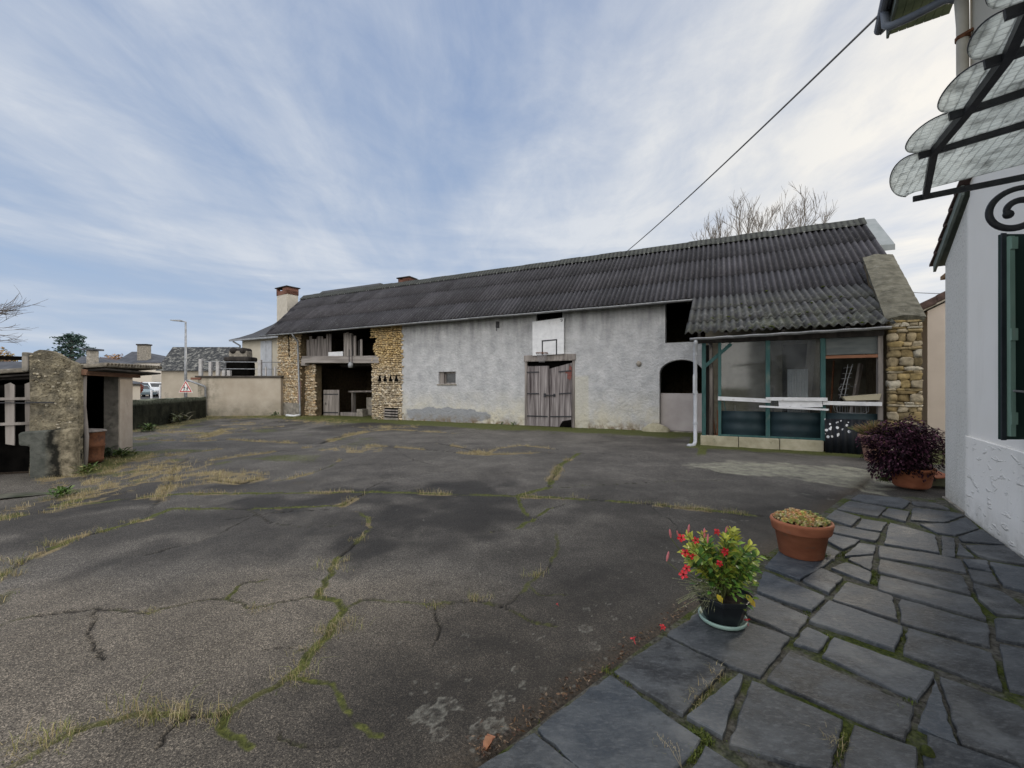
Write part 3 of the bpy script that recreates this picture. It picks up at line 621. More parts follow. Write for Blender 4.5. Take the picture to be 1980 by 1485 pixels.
# big double door
MB().box(-5.12,-2.96,-.05,.12,2.62,2.86).box(-5.10,-2.98,-.08,-.04,2.60,2.66).build('door_lintel',m_wood,barn,bevel=.012)
MB().box(-5.09,-5.00,-.035,.10,-.02,2.60).build('door_jamb',m_wood,barn,bevel=.008)
MB().box(-3.09,-3.0,-.035,.10,-.02,2.60).build('door_jamb',m_wood,barn,bevel=.008)
MB().box(-5.0,-3.1,.14,.16,-.1,2.62).build('door_dark_backing',m_black,barn)
for side in (0,1):
    mb=MB(); x0=-4.99 if side==0 else -4.045; tops=(2.42,2.42) if side==0 else (2.30,2.52); n=5
    for k in range(n):
        a=x0+k*.187; b=a+.181; za=tops[0]+(tops[1]-tops[0])*k/n; zb=tops[0]+(tops[1]-tops[0])*(k+1)/n; g=random.uniform(0,.008)
        mb.prism([(a,.03),(b,.03),(b,zb),(a,za)],lambda u,v,w:(u,w,v),.0+g,.04+g)
    leaf=mb.build('door_leaf',m_plankdoor,barn,bevel=.004)
    for zz in (.42,1.32,2.18):
        h0,h1=((x0-.01,x0+.52+(.36 if zz<1 else 0)) if side==0 else (x0+.40-(.36 if zz<1 else 0),x0+.91)); MB().bar((h0,-.012,zz),(h1,-.012,zz+(.03 if side else 0)),.016,.045).build('strap_hinge',m_iron,leaf)
    if side==1:
        mb=MB(); mb.prism([(x0+.74,1.92),(x0+.86,1.84),(x0+.92,1.96),(x0+.93,2.36),(x0+.84,2.43),(x0+.80,2.2),(x0+.66,2.2),(x0+.68,2.12),(x0+.76,2.10)],lambda u,v,w:(u,w,v),-.006,-.002); o=mb.build('red_stain',M('red_paint_stain',(.13,.05,.045),(.22,.085,.07),14,rough=.9,bump=.2),leaf)
        MB().prism([(x0+.42,.03),(x0+.91,.03),(x0+.91,.33),(x0+.55,.26)],lambda u,v,w:(u,w,v),-.008,-.003).build('rotten_patch',m_black,leaf)
mb=MB(); mb.bar((-4.22,-.03,1.26),(-3.78,-.03,1.26),.03,.04).box(-4.26,-4.18,-.045,-.004,1.19,1.33).box(-3.86,-3.79,-.045,-.004,1.20,1.32); mb.build('door_latch',m_iron,barn)
# small window
fr=MB().box(-9.34,-9.12,.10,.28,1.73,2.27).box(-9.12,-8.43,.22,.26,2.20,2.27).box(-9.12,-8.43,.22,.26,1.73,1.78).box(-9.12,-9.07,.20,.26,1.78,2.20).box(-8.48,-8.43,.22,.26,1.78,2.20).build('window_frame',m_wood,barn)
MB().box(-9.07,-8.48,.235,.245,1.78,2.20).build('pane',m_glassd,fr)
MB().box(-9.42,-8.38,-.03,.05,1.66,1.725).build('window_sill',m_conc,barn,bevel=.008)
MB().box(-4.60,-3.50,.10,.30,3.9,4.72).build('opening_dark',m_black,barn)  # black fill stands for the dark inside the open hole
# half door in the arch
MB().box(.10,1.48,.16,.20,.06,1.36).build('half_door',m_half,barn,bevel=.004)
MB().box(.0,1.5,-.08,.4,-.1,.055).build('door_step',m_conc,barn,bevel=.01)
mb=MB()
for k in range(9):
    a0=PI*(k+.04)/9; a1=PI*(k+.96)/9; c=.79
    q=lambda a,e:(c-(.70+e)*math.cos(a),2.04+(.48+e)*math.sin(a))
    mb.prism([q(a0,.005),q((a0+a1)/2,.005),q(a1,.005),q(a1,.2),q((a0+a1)/2,.2),q(a0,.2)],lambda u,v,w:(u,w,v),-.012,.02)
mb.build('arch_stones',m_barn,barn,bevel=.006)
for a,b in ((.03,.9),):
    pass
# wall bracket under the eave
mb=MB(); mb.box(-6.40,-6.26,-.03,.0,4.05,4.32).bar((-6.33,0,4.25),(-6.33,-.16,4.28),.03,.03).tube([(-6.33,-.16,4.28),(-6.33,-.17,4.1),(-6.33,-.12,3.92)],.018,6); mb.build('iron_bracket',m_iron,barn)
mb=MB(); mb.blob((-.62,-.02,2.42),(.10,.06,.10),5,.3); mb.build('wall_anchor',m_conc,barn,smooth=True)
# roof
WP=.177
def corr(mb,s0,s1,pt,pb,col,amp=.038,lift=.013,nrow=2,sheet=5,rg=None,skew=0.):
    d=Vector((0,pb[0]-pt[0],pb[1]-pt[1])); nrm=Vector((0,d.z,-d.y)).normalized()
    if nrm.z<0: nrm=-nrm
    s=s0
    while s<s1-.02:
        e=min(s+WP*sheet,s1); n=max(2,int((e-s)/WP*8)); l0=rg.uniform(0,.006); l1=lift+rg.uniform(-.004,.007); k_=rg.uniform(.74,1.24); c=tuple(q*k_ for q in col)
        over=.02; vs=[]
        for j in range(nrow+1):
            t=j/nrow; 
            for i in range(n+1):
                sx_=s+(skew*t if s==s0 else 0); x=sx_+(e+over-sx_)*i/n; h=amp*math.cos(2*PI*x/WP)+l0+(l1-l0)*t+(.004 if i==n else 0)
                p=Vector((x,pt[0],pt[1]))+d*t+nrm*h; vs.append(p)
        fs=[(j*(n+1)+i,(j+1)*(n+1)+i,(j+1)*(n+1)+i+1,j*(n+1)+i+1) for j in range(nrow) for i in range(n)]
        mb.add(vs,fs,c); s=e
def plane_pt(dz0,dz1,t): return (dz0[0]+(dz1[0]-dz0[0])*t, dz0[1]+(dz1[1]-dz0[1])*t)
EV=(-.42,4.50); RG=(3.32,7.47)
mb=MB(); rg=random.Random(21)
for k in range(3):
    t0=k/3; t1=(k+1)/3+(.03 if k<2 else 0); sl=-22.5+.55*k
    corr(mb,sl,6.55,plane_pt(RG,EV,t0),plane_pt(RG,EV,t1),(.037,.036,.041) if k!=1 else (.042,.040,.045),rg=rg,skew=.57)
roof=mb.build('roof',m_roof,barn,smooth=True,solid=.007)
mb=MB(); mb.add([(-22.4,RG[0],RG[1]-.02),(6.5,RG[0],RG[1]-.02),(6.5,7.1,4.5),(-22.4,7.1,4.5)],[(0,1,2,3)]); mb.build('rear_roof',m_roof,barn,solid=.02)
mb=MB(); s=-22.4; k=0
while s<6.55:
    L=.93; e=min(s+L+.04,6.6); z=.012*(k%2)+random.uniform(-.008,.008)
    pr=[(-.34,-.28),(-.30,-.215),(-.10,-.03),(-.05,.03),(.05,.03),(.1,-.03),(.34,-.26)]
    mb.add([(a,RG[0]+u,RG[1]+.06+v+z) for a in (s,e) for u,v in pr],[(i,i+1,7+i+1,7+i) for i in range(6)],(.045,.048,.043)); s+=L; k+=1
rc=mb.build('ridge_cap',m_roof,barn,solid=.012)
mb=MB(); s=-22.3
while s<6.4:
    if random.random()<.5: mb.blob((s,RG[0]-.33,RG[1]-.21),(.035,.03,.03),int(s*10),.3,6,4,random.choice([(.30,.31,.29),(.2,.21,.19),(.1,.11,.08)]))
    s+=WP
mb.build('lichen_crust',m_colm,rc,smooth=True,kind='stuff')
mb=MB()   # bright metal verge flashing at the right end
for a,b,z in ((1.5,3.30,.03),):
    zz=lambda d:EV[1]+(RG[1]-EV[1])*(d-EV[0])/(RG[0]-EV[0])+.055
    mb.add([(6.58,a,zz(a)),(6.58,b+.1,zz(b)+.05),(6.93,b+.1,zz(b)+.02),(6.93,a,zz(a)-.03),(6.93,a,zz(a)-.2),(6.93,b+.1,zz(b)-.12),(6.58,a,zz(a)-.2)],[(0,3,2,1),(3,4,5,2),(0,6,4,3)])
mb.build('verge_flashing',M('bare_flashing',(.20,.225,.23),(.28,.30,.31),2,rough=.6,bump=.05,metal=0,stain=((.2,.2,.2),3,.68)),barn,solid=.01)
mb=MB()
def gut(mb,a,b,r=.062,n=7):
    a=Vector(a); b=Vector(b); vs=[]; m=24
    for j in range(m+1):
        p=a+(b-a)*j/m
        for i in range(n+1):
            th=PI+PI*i/n; vs.append(p+Vector((0,math.cos(th)*r,math.sin(th)*r+(.006*math.sin(j*1.7)))))
    mb.add(vs,[(j*(n+1)+i,j*(n+1)+i+1,(j+1)*(n+1)+i+1,(j+1)*(n+1)+i) for j in range(m) for i in range(n)])
gut(mb,(-21.1,-.50,4.47),(1.25,-.50,4.47)); g_=mb.build('gutter',m_zinc,barn,smooth=True,solid=.006)
mb=MB(); mb.box(-20.9,1.3,-.40,-.36,4.42,4.52); mb.build('eave_board',m_darkwood,barn)
mb=MB()
for k in range(29): mb.box(-20.6+k*.77,-20.53+k*.77,-.36,.5,4.50+.0,4.60,None,None)
mb.build('rafter_ends',m_darkwood,barn)
mb=MB(); mb.tube([(-18.42,-.5,4.44),(-18.42,-.42,4.28),(-18.44,-.16,4.05),(-18.42,-.14,3.0),(-18.30,-.12,.30),(-18.30,-.12,.08)],.048,10); o=mb.build('downpipe',m_zinc,barn,smooth=True)
mb=MB(); mb.tube([(-18.28,-.14,.10),(-18.42,-.42,.05),(-18.75,-.62,.09)],.06,10); mb.build('pipe_shoe',m_white,o,smooth=True)
mb=MB(); mb.box(-18.52,-18.30,-.085,-.06,.75,1.9); mb.build('pink_render_patch',M('pink_render',(.22,.12,.11),(.30,.20,.18),8,bump=.3),barn)
# inside the cart bay
o=thing('plank_door','grey plank door leaf with black straps standing open inside the cart bay','door',(*Bw(-17.55,.75),.02),RB+.25)
for k in range(4): MB().box(k*.24,k*.24+.232,0,.035,0,1.42).build('plank',m_wood,o)
for z in (.15,1.15): MB().box(0,.9,-.014,-.002,z,z+.06).build('strap',m_iron,o)
MB().tube([(.12,-.02,.62),(.2,-.07,.66),(.12,-.02,.72)],.014,6).build('handle',m_iron,o)
o=thing('workbench','dim timber bench with one thick post deep inside the cart bay','bench',(*Bw(-15.4,2.2),.02),RB)
MB().bar((-1.6,0,1.32),(2.0,0,1.36),.5,.09).build('bench_top',m_wood,o); MB().box(1.55,1.72,-.1,.1,0,1.3).build('leg',m_wood,o); MB().box(-1.5,-1.36,-.1,.1,0,1.28).build('leg',m_wood,o)
MB().box(-.2,.25,-.25,.2,0,1.0).build('post',m_conc,o)
for x,w,h,lb in ((-15.15,.42,.40,'squat pale stone block on the cart bay floor'),(-16.0,1.2,.22,'low flat plank stack on the cart bay floor')):
    o=thing('stone_block' if w<1 else 'plank_stack',lb,'block' if w<1 else 'planks',(*Bw(x,1.2),.02),RB)
    if w<1: MB().box(-w/2,w/2,-.2,.2,0,h).build('block',m_conc,o,bevel=.02)
    else:
        for k in range(3): MB().box(-w/2,w/2,-.15,.15,k*.07,k*.07+.06).build('plank',m_wood,o)
o=thing('hanging_lantern','small iron lantern hanging from straps on the loft beam','lantern',(*Bw(-14.55,-.16),2.55),RB)
MB().lathe([(.0,.0),(.10,.0),(.13,.10),(.12,.22),(.05,.30),(.0,.31)],n=12).build('lantern_body',m_zinc,o,smooth=True)
for x in (-.1,.1): MB().bar((x,0,.22),(x,0,.92),.03,.02).build('strap',m_iron,o)
# basketball board
hoop=thing('basketball_hoop','white basketball backboard with black square above the plank door','hoop',(*Bw(-4.06,-.11),2.83),RB)
mb=MB(); mb.prism([(-.655,0.),(.655,.03),(.665,1.43),(-.66,1.36)],lambda u,v,w:(u,w,v),0,.03); bd=mb.build('backboard',m_white,hoop,bevel=.004)
mb=MB()
for p,q in (((-.23,.01),(-.23,.58)),((.36,.02),(.36,.60)),((-.255,.57),(.385,.59))): mb.bar((p[0],-.004,p[1]),(q[0],-.004,q[1]),.006,.045,up=(0,1,0)) if False else mb.bar((p[0],-.003,p[1]),(q[0],-.003,q[1]),.05 if p[0]==q[0] else .006,.006 if p[0]==q[0] else .05,up=(0,1,0) if p[0]==q[0] else (0,0,1))
mb.build('target_square',m_iron,bd)
mb=MB(); mb.tube([(.56+.045*math.cos(a),-.004,1.33+.045*math.sin(a)) for a in [k*.45-2.2 for k in range(12)]],.009,5); mb.tube([(.55,-.004,1.335),(.58,-.004,1.33),(.575,-.004,1.30)],.007,5); mb.build('maker_mark',m_iron,bd)
cx,cy,cz=-.11,-.36,.07
mb=MB(); mb.tube([(cx+.23*math.cos(k*PI/12),cy+.23*math.sin(k*PI/12),cz) for k in range(25)],.011,6); mb.bar((cx-.1,0,cz),(cx-.1,-.16,cz),.03,.02).bar((cx+.1,0,cz),(cx+.1,-.16,cz),.03,.02); rim=mb.build('rim',m_rust,hoop)
mb=MB()
for k in range(12):
    for sg in (1,-1):
        pts=[]
        for j in range(6):
            a=2*PI*(k+sg*j*.5)/12; r_=.225-.022*j-(.01 if j else 0); pts.append((cx+r_*math.cos(a),cy+r_*math.sin(a),cz-.072*j))
        mb.tube(pts,.0045,3,cap=False)
mb.build('net',M('grey_cord',(.2,.19,.2),(.3,.29,.3),5,bump=0),rim)
mb=MB(); mb.blob((0,0,.0),(.42,.24,.30),9,.35,14,10); o=mb.build('guard_stone',m_block,None,smooth=True); o.location=(*Bw(-.02,-.2),.02); o.rotation_euler=(0,0,RB); tag(o,'rounded pale guard stone at the foot of the arched doorway','stone')
# ---------------------------------------------------------------- LEAN-TO (same local frame as the barn)
lean=thing('lean_to','open lean-to shed with teal posts and mossy corrugated roof against the barn','shed',(P0[0],P0[1],0),RB)
def dusty():
    if 'dusty_glass' in bpy.data.materials: return bpy.data.materials['dusty_glass']
    t=NT('dusty_glass'); v=t.co(); tp=t.n('ShaderNodeBsdfTransparent'); t.i(tp,0,(.86,.88,.88)); df=t.n('ShaderNodeBsdfDiffuse'); t.i(df,0,(.27,.28,.275)); gl=t.n('ShaderNodeBsdfGlossy'); t.i(gl,0,(.9,.9,.9)); t.i(gl,1,.06)
    t.i(gl,2,t.bump(t.noise(v,2.5,3),.25,.02))
    m1=t.n('ShaderNodeMixShader'); t.i(m1,0,t.ramp(t.noise(v,2.6,7,.7),[(.38,.02),(.75,.16)])); t.t.links.new(tp.outputs[0],m1.inputs[1]); t.t.links.new(df.outputs[0],m1.inputs[2])
    fr=t.n('ShaderNodeFresnel'); t.i(fr,0,1.5); m2=t.n('ShaderNodeMixShader'); t.t.links.new(fr.outputs[0],m2.inputs[0]); t.t.links.new(m1.outputs[0],m2.inputs[1]); t.t.links.new(gl.outputs[0],m2.inputs[2])
    o=t.n('ShaderNodeOutputMaterial'); t.t.links.new(m2.outputs[0],o.inputs[0]); return t.m
LE=(-3.66,2.97)
mb=MB(); rg=random.Random(33); cuts=[0,.335,.655,.93,1.0] ; cuts=[0,.36,.70,1.0]
for k in range(3):
    t0=cuts[k]; t1=cuts[k+1]+(.04 if k<2 else 0); sl=1.19-.02*k; sr=(5.95,5.72,5.42)[k]
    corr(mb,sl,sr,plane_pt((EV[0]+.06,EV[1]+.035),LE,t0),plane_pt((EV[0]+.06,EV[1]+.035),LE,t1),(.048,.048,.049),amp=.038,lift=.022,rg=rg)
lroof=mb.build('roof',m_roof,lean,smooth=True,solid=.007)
mb=MB()
for k in range(26):
    s=rg.uniform(1.5,5.2); t=rg.choice([.36,.7,1.0,rg.random()])+rg.uniform(-.03,.0); d,z=plane_pt(EV,LE,t); mb.blob((s,d,z+.045),(rg.uniform(.02,.06),rg.uniform(.02,.05),.02),k,.4,7,5)
mb.build('roof_moss',m_moss,lroof,smooth=True,kind='stuff')
mb=MB(); gut(mb,(1.28,-3.72,2.84),(5.36,-3.66,2.90),.06); mb.build('gutter',m_zinc,lean,smooth=True,solid=.006)
mb=MB()
for k in range(7): mb.bar((1.5+k*.62,-3.62,2.90),(1.5+k*.62,0,4.40),.07,.10)
mb.build('rafters',m_darkwood,lean); MB().box(1.45,5.34,-3.32,-3.2,2.74,2.86).build('wall_plate',m_darkwood,lean)
for s,w in ((1.60,.10),(1.98,.075),(3.07,.095),(4.21,.095)): MB().box(s-w/2,s+w/2,-3.28,-3.18,.28,2.76).build('post',m_teal,lean,bevel=.006)
MB().bar((1.60,-3.24,2.10),(2.25,-3.24,2.70),.06,.085).build('brace',m_teal,lean)
mb=MB(); mb.tube([(1.76,-3.02,0),(1.78,-3.0,1.4),(1.75,-3.02,2.76)],[.07,.062,.055],9); mb.build('log_post',m_wood,lean,smooth=True)
MB().box(1.62,1.72,-3.1,-3.0,.28,2.7).build('post',m_darkwood,lean)
mb=MB()
for k in range(3): a=1.52+k*.9; mb.box(a,min(a+.885,4.23),-3.36,-3.12,-.25,.285)
mb.build('plinth',m_block,lean,bevel=.012)
for a,b in ((2.02,3.02),(3.12,4.16),(4.26,5.30)):
    mb=MB(); n=30; prof=[]
    zs=[.33+.62*i/n for i in range(n+1)]
    vs=[(s,-3.225+.010*math.sin(z*2*PI/.28),z) for s in (a,b) for z in zs]
    mb.add(vs,[(i,i+1,n+1+i+1,n+1+i) for i in range(n)]); pn=mb.build('lower_panel',m_panel,lean,smooth=True,solid=.006)
for a,b in ((2.02,3.02),(3.12,4.16)): MB().box(a,b,-3.212,-3.208,.96,2.74).build('pane',dusty(),lean)
MB().box(2.0,4.2,-3.265,-3.19,.29,.335).build('sill_rail',m_teal,lean)
mb=MB(); mb.box(4.27,5.30,-3.235,-3.215,2.34,2.74); o=mb.build('header_panel',M('grey_plastic_sheet',(.085,.10,.105),(.15,.165,.165),4,(.4,1,2),rough=.7,bump=.15),lean)
MB().box(4.26,5.24,-3.275,-3.20,2.25,2.32).build('header_rail',M('orange_wood',(.20,.085,.05),(.30,.15,.09),9,(.2,1,1),bump=.3),lean)
MB().box(5.24,5.33,-3.28,-3.15,0,2.75).build('post',m_wood,lean)
mb=MB(); mb.box(1.5,5.9,-3.15,0,-.2,.05); mb.build('shed_floor',m_soil,lean)
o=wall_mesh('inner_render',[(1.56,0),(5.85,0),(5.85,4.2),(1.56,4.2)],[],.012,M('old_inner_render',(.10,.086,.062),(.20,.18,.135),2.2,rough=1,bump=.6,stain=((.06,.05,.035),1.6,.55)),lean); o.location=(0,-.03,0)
o=MB().box(3.75,4.5,-.10,-.05,.0,2.9).build('inner_doorway_dark',m_black,lean)
mb=MB(); mb.tube([(1.42,-3.70,2.82),(1.42,-3.66,2.70),(1.40,-3.50,2.60),(1.40,-3.48,1.2),(1.40,-3.48,.12),(1.36,-3.58,.04),(1.25,-3.78,.05)],.048,12)
dp=mb.build('downpipe',m_pvc,lean,smooth=True)
for z in (.62,1.42,2.45): MB().lathe([(.052,-.03),(.060,-.03),(.060,.03),(.052,.03)],(1.40,-3.48,z),14).build('pipe_collar',m_pvc,dp)
MB().box(1.345,1.40,-3.55,-3.43,1.4,1.9).build('pipe_bracket',m_pvc,dp)
mb=MB(); mb.box(1.1,1.45,-4.0,-3.6,-.1,.02); mb.build('drain_block',m_conc,dp,bevel=.01)
# things stored in and on the lean-to
def lean_thing(name,label,cat,s,d,z,rz=0,group=None): return thing(name,label,cat,(*Bw(s,d),z),RB+rz,group)
WPL='white planks laid across the teal posts'
for s0,z0,s1,z1,h,d,lb in ((1.94,1.275,3.13,1.225,.10,-3.31,'leftmost white plank, running from the first teal post to the middle one'),(3.02,1.275,4.28,1.275,.085,-3.345,'upper white plank at the middle, above the broad panel'),(4.20,1.19,5.30,1.18,.09,-3.31,'rightmost white plank, reaching the stone gable wall'),(2.87,1.085,4.30,1.03,.045,-3.36,'thin white batten below the broad white panel')):
    o=lean_thing('white_plank',lb,'plank',s0,d,0,0,WPL); MB().bar((0,0,z0),(s1-s0,0,z1),.03,h).build('board',m_white,o,bevel=.004)
o=lean_thing('hanging_board','short broad white cracked board hanging between the two middle teal posts','board',3.30,-3.325,1.05,0); MB().prism([(0,0),(.89,.04),(.88,.24),(-.01,.2)],lambda u,v,w:(u,w,v),0,.03).build('board',m_white,o,bevel=.004)
o=lean_thing('corrugated_sheet','tall narrow pale corrugated sheet standing upright inside the lean-to','sheet',3.62,-2.2,.5,0)
mb=MB(); n=40; vs=[(x*.46/n,.012*math.sin(x*2*PI/5.),z) for z in (0,1.55) for x in range(n+1)]; mb.add(vs,[(i,i+1,n+1+i+1,n+1+i) for i in range(n)]); mb.build('sheet',m_pvc,o,smooth=True,solid=.004)
o=lean_thing('old_beam','thick leaning grey timber beside the pale corrugated sheet','timber',4.05,-2.0,.05); MB().bar((-.05,0,0),(.14,0,2.75),.2,.16).build('timber',m_wood,o,bevel=.01)
rg=random.Random(12)
for k,(s,lx,h,w,mt,lb) in enumerate(((1.90,-.22,1.75,.045,m_rust,'thin reddish pole leaning at the left end of the lean-to'),(2.05,-.1,1.35,.06,m_wood,'pale batten leaning behind the first teal post'),(2.25,-.16,1.15,.05,m_teal,'green-blue batten leaning near the lean-to corner'),(2.42,-.05,1.0,.05,m_wood,'short grey batten, right of the green-blue batten'),(4.50,.35,2.0,.14,m_darkwood,'dark plank leaning right of the third teal post'),(4.75,.42,2.1,.12,m_wood,'grey plank leaning steeply in the right bay'),(4.42,.2,2.2,.06,m_rust,'thin brown pole leaning next to the dark plank'),(3.25,.02,1.5,.10,m_darkwood,'dark narrow board standing behind the middle teal post'))):
    o=lean_thing('leaning_pole',lb,'pole',s,-2.75,.05); MB().bar((0,0,0),(lx,.5,h),w*.5,w).build('pole',mt,o)
o=lean_thing('wooden_trough','shallow beige wooden trough resting on the rightmost white plank','trough',4.58,-3.2,1.25); mb=MB(); mb.prism([(0,.09),(.06,0),(.68,.02),(.72,.17)],lambda u,v,w:(u,w,v),-.1,.12); mb.build('trough',M('beige_wood',(.30,.27,.19),(.42,.38,.28),6,(.2,1,1),bump=.3),o,bevel=.006)
o=lean_thing('wire_rack','bent wire plant rack standing in the right bay','rack',4.62,-2.85,1.3)
mb=MB()
for x in (0,.09): mb.tube([(x*1.,0,0),(.10+x*.6,0,.45),(.16+x,0,.82)],.008,5)
for j in range(6): z=.08+j*.13; mb.tube([(-.03+.02*j,0,z),(.16+.02*j,0,z+.03*(j%2))],.007,5)
mb.tube([(.05,0,.1),(-.04,-.05,.22),(.03,0,.3)],.007,5); mb.tube([(.2,0,.3),(.3,-.03,.25),(.3,-.03,.34)],.007,5); mb.build('wire',m_zinc,o)
o=lean_thing('wire_basket','flat wire basket hanging below the rightmost white plank','basket',4.48,-3.15,.95)
mb=MB()
for y in (0,.25):
    mb.tube([(0,y,.17),(.03,y,.03),(.1,y,0),(.55,y,0),(.62,y,.05),(.62,y,.17),(0,y,.17)],.007,5)
for k in range(6): mb.tube([(.08+k*.1,0,.17),(.08+k*.1,0,0),(.08+k*.1,.25,0),(.08+k*.1,.25,.17)],.005,4)
mb.build('wire',m_zinc,o)
o=lean_thing('rusty_tool','rust-red upright hand plough at the left end of the lean-to','tool',1.95,-3.0,.06); mb=MB(); mb.tube([(0,0,0),(.02,0,.55),(-.02,0,.9)],[.05,.06,.02],7); mb.tube([(.02,0,.5),(.12,0,.75)],.02,6); mb.build('shaft',m_rust,o)
MB().prism([(-.12,0),(.12,0),(.05,.22),(-.04,.3)],lambda u,v,w:(u,w,v),-.01,.01).build('blade',m_rust,o)
# dark sheet splashed with white paint
def splat():
    t=NT('black_sheet_white_paint'); v=t.co(); s=t.sep(v); n=t.voro(v,9.,rand=1.); m=t.ramp(t.math('ADD',n,t.math('MULTIPLY',t.noise(v,22,3),.3)),[(.42,1.),(.46,0.)])
    g=t.mr(s[0],.62,.1); g2=t.mr(s[2],.1,.75); m=t.math('MULTIPLY',m,t.ramp(t.math('ADD',t.math('MULTIPLY',g,g2),t.math('MULTIPLY',t.noise(v,5,2),.6)),[(.50,0.),(.58,1.)]))
    return t.out(t.mix(m,(.006,.008,.012),(.62,.63,.65)),.6)
o=lean_thing('paint_splashed_sheet','black corrugated sheet splashed with white paint leaning by the plinth','sheet',4.22,-3.46,0)
mb=MB(); n=64; vs=[(x*1.08/n,.02*math.sin(x*2*PI/8.)+.10*z,z) for z in (-.02,.82) for x in range(n+1)]; mb.add(vs,[(i,i+1,n+1+i+1,n+1+i) for i in range(n)]); mb.build('sheet',splat(),o,smooth=True,solid=.004)
# ---------------------------------------------------------------- stone gable wall beside the lean-to
gable=thing('gable_wall','rubble stone gable wall with sloping cement coping right of the lean-to','wall',(P0[0],P0[1],0),RB)
mb=MB(); LG=[(5.36,5.98,-3.30),(5.86,6.48,.3)]
core=[(-.25,3.06),(-.25,5.35)]
vs=[(5.40,-3.30,-.25),(5.96,-3.30,-.25),(5.96,-3.30,3.05),(5.40,-3.30,3.05),(5.88,.4,-.25),(6.46,.4,-.25),(6.46,.4,5.40),(5.88,.4,5.40)]
mb.add(vs,[(0,1,2,3),(5,4,7,6),(1,5,6,2),(4,0,3,7),(3,2,6,7)]); mb.build('wall_core',m_earth,gable)
mb=MB(); rg=random.Random(17)
def rubble(mb,u0,u1,z0,z1,fn,rg,pal):
    z=z0
    while z<z1:
        h=rg.choice([.045,.055,.07,.10,.13,.16,.19]); u=u0
        while u<u1-.03:
            w=min(rg.uniform(.12,.42) if h<.09 else rg.uniform(.14,.30),u1-u); c=rg.choice(pal); sh=rg.uniform(.75,1.2); c=tuple(q*sh for q in c)
            mb.blob(fn(u+w/2,z+h/2,rg.uniform(-.02,.02)),(w*.53,.075,h*.50) if fn(0,0,0)[1]==-3.30 else (.07,w*.53,h*.5),rg.randint(0,999),.42,14,10,c,None,.52); u+=w
        z+=h*.96
PAL=[(.30,.235,.13),(.36,.29,.18),(.24,.18,.09),(.40,.34,.24),(.33,.25,.12),(.19,.15,.085),(.44,.40,.32)]
rubble(mb,5.40,5.98,-.05,3.05,lambda u,z,e:(u,-3.30+e,z),rg,PAL)
rubble(mb,-3.2,.2,-.05,3.0,lambda u,z,e:(5.90+(u+3.3)*.135+e,u,z),rg,PAL)
mb.build('stones',m_rub,gable,smooth=True)
m_cop=M('mossy_cement',(.085,.08,.06),(.19,.18,.14),6,rough=1,bump=1.,bscale=26,bdist=.04,stain=((.30,.29,.25),9,.6))
bm=bmesh.new()
nu,nv=8,40; vv=[]
for j in range(nv+1):
    t=j/nv; row=[]
    for i in range(nu+1):
        k=i/nu; s=5.33+.50*t+.70*k; d=-3.42+3.72*t; z=3.10+2.35*t+.05*math.sin(PI*k)+.035*(mnoise.noise((s*6,d*6,0)))
        row.append(bm.verts.new((s,d,z)))
    vv.append(row)
for j in range(nv):
    for i in range(nu): bm.faces.new((vv[j][i],vv[j][i+1],vv[j+1][i+1],vv[j+1][i]))
me=bpy.data.meshes.new('coping'); bm.to_mesh(me); bm.free(); me.materials.append(m_cop)
o=bpy.data.objects.new('coping',me); C.objects.link(o); o.parent=gable; md=o.modifiers.new('s','SOLIDIFY'); md.thickness=.13; md.offset=-1
# ---------------------------------------------------------------- WHITE HOUSE on the right (local: x toward the camera along the wall, y into the house)
RH=math.atan2(-.827,-.562)
house=thing('white_house','white rendered house close by at the right with low lean-to wing and tall eaves','house',(HC[0],HC[1],0),RH)
def Hw(t_,e): return (HC[0]-.562*t_+.827*e, HC[1]-.827*t_-.562*e)
def whitewall():
    t=NT('white_render'); v=t.co(); s=t.sep(v); x,z=s[0],s[2]
    c=t.mix(t.ramp(t.noise(v,1.3,6,.6),[(.3,0.),(.7,1.)]),(.86,.83,.775),(.90,.875,.83))
    band=t.math('MULTIPLY',t.mr(x,1.02,.9),1.)
    pit=t.ramp(t.noise(v,26,6,.72),[(.54,0.),(.66,1.)])
    c=t.mix(t.math('MULTIPLY',band,.5),c,(.52,.52,.48))
    c=t.mix(t.math('MULTIPLY',t.math('MULTIPLY',band,pit),.55),c,(.27,.26,.23))
    c=t.mix(t.math('MULTIPLY',t.mr(z,.30,.0),t.ramp(t.noise(v,6,6,.7),[(.35,.1),(.7,.8)])),c,(.36,.34,.29))
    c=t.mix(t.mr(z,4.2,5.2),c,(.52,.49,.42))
    low=t.math('MULTIPLY',t.mr(z,.985,.965),t.mr(x,.9,1.0))
    c=t.mix(t.math('MULTIPLY',t.ramp(t.noise(t.map(v,(1.5,1,.25)),2.2,6,.65),[(.5,0.),(.72,.35)]),t.mr(z,3.6,.3)),c,(.50,.49,.45)); c=t.mix(t.math('MULTIPLY',t.ramp(t.noise(v,18,5,.75),[(.62,0.),(.74,.5)]),t.mr(z,1.,.0)),c,(.30,.29,.25))
    h1=t.noise(t.map(v,(1,1,1)),34,6,.62)
    tr=t.ramp(t.noise(t.map(v,(2.2,1,7.),rot=(0,.75,0)),2.0,4,.5,.3),[(.58,0.),(.66,1.),(.72,.3)])
    h=t.math('ADD',t.math('MULTIPLY',h1,t.math('ADD',.10,t.math('MULTIPLY',band,.8))),t.math('MULTIPLY',t.math('MULTIPLY',tr,low),.55))
    h=t.math('ADD',h,t.math('MULTIPLY',t.noise(v,3,4),.35))
    return t.out(c,.9,t.bump(h,.85,.022),.2)
m_wh=whitewall()
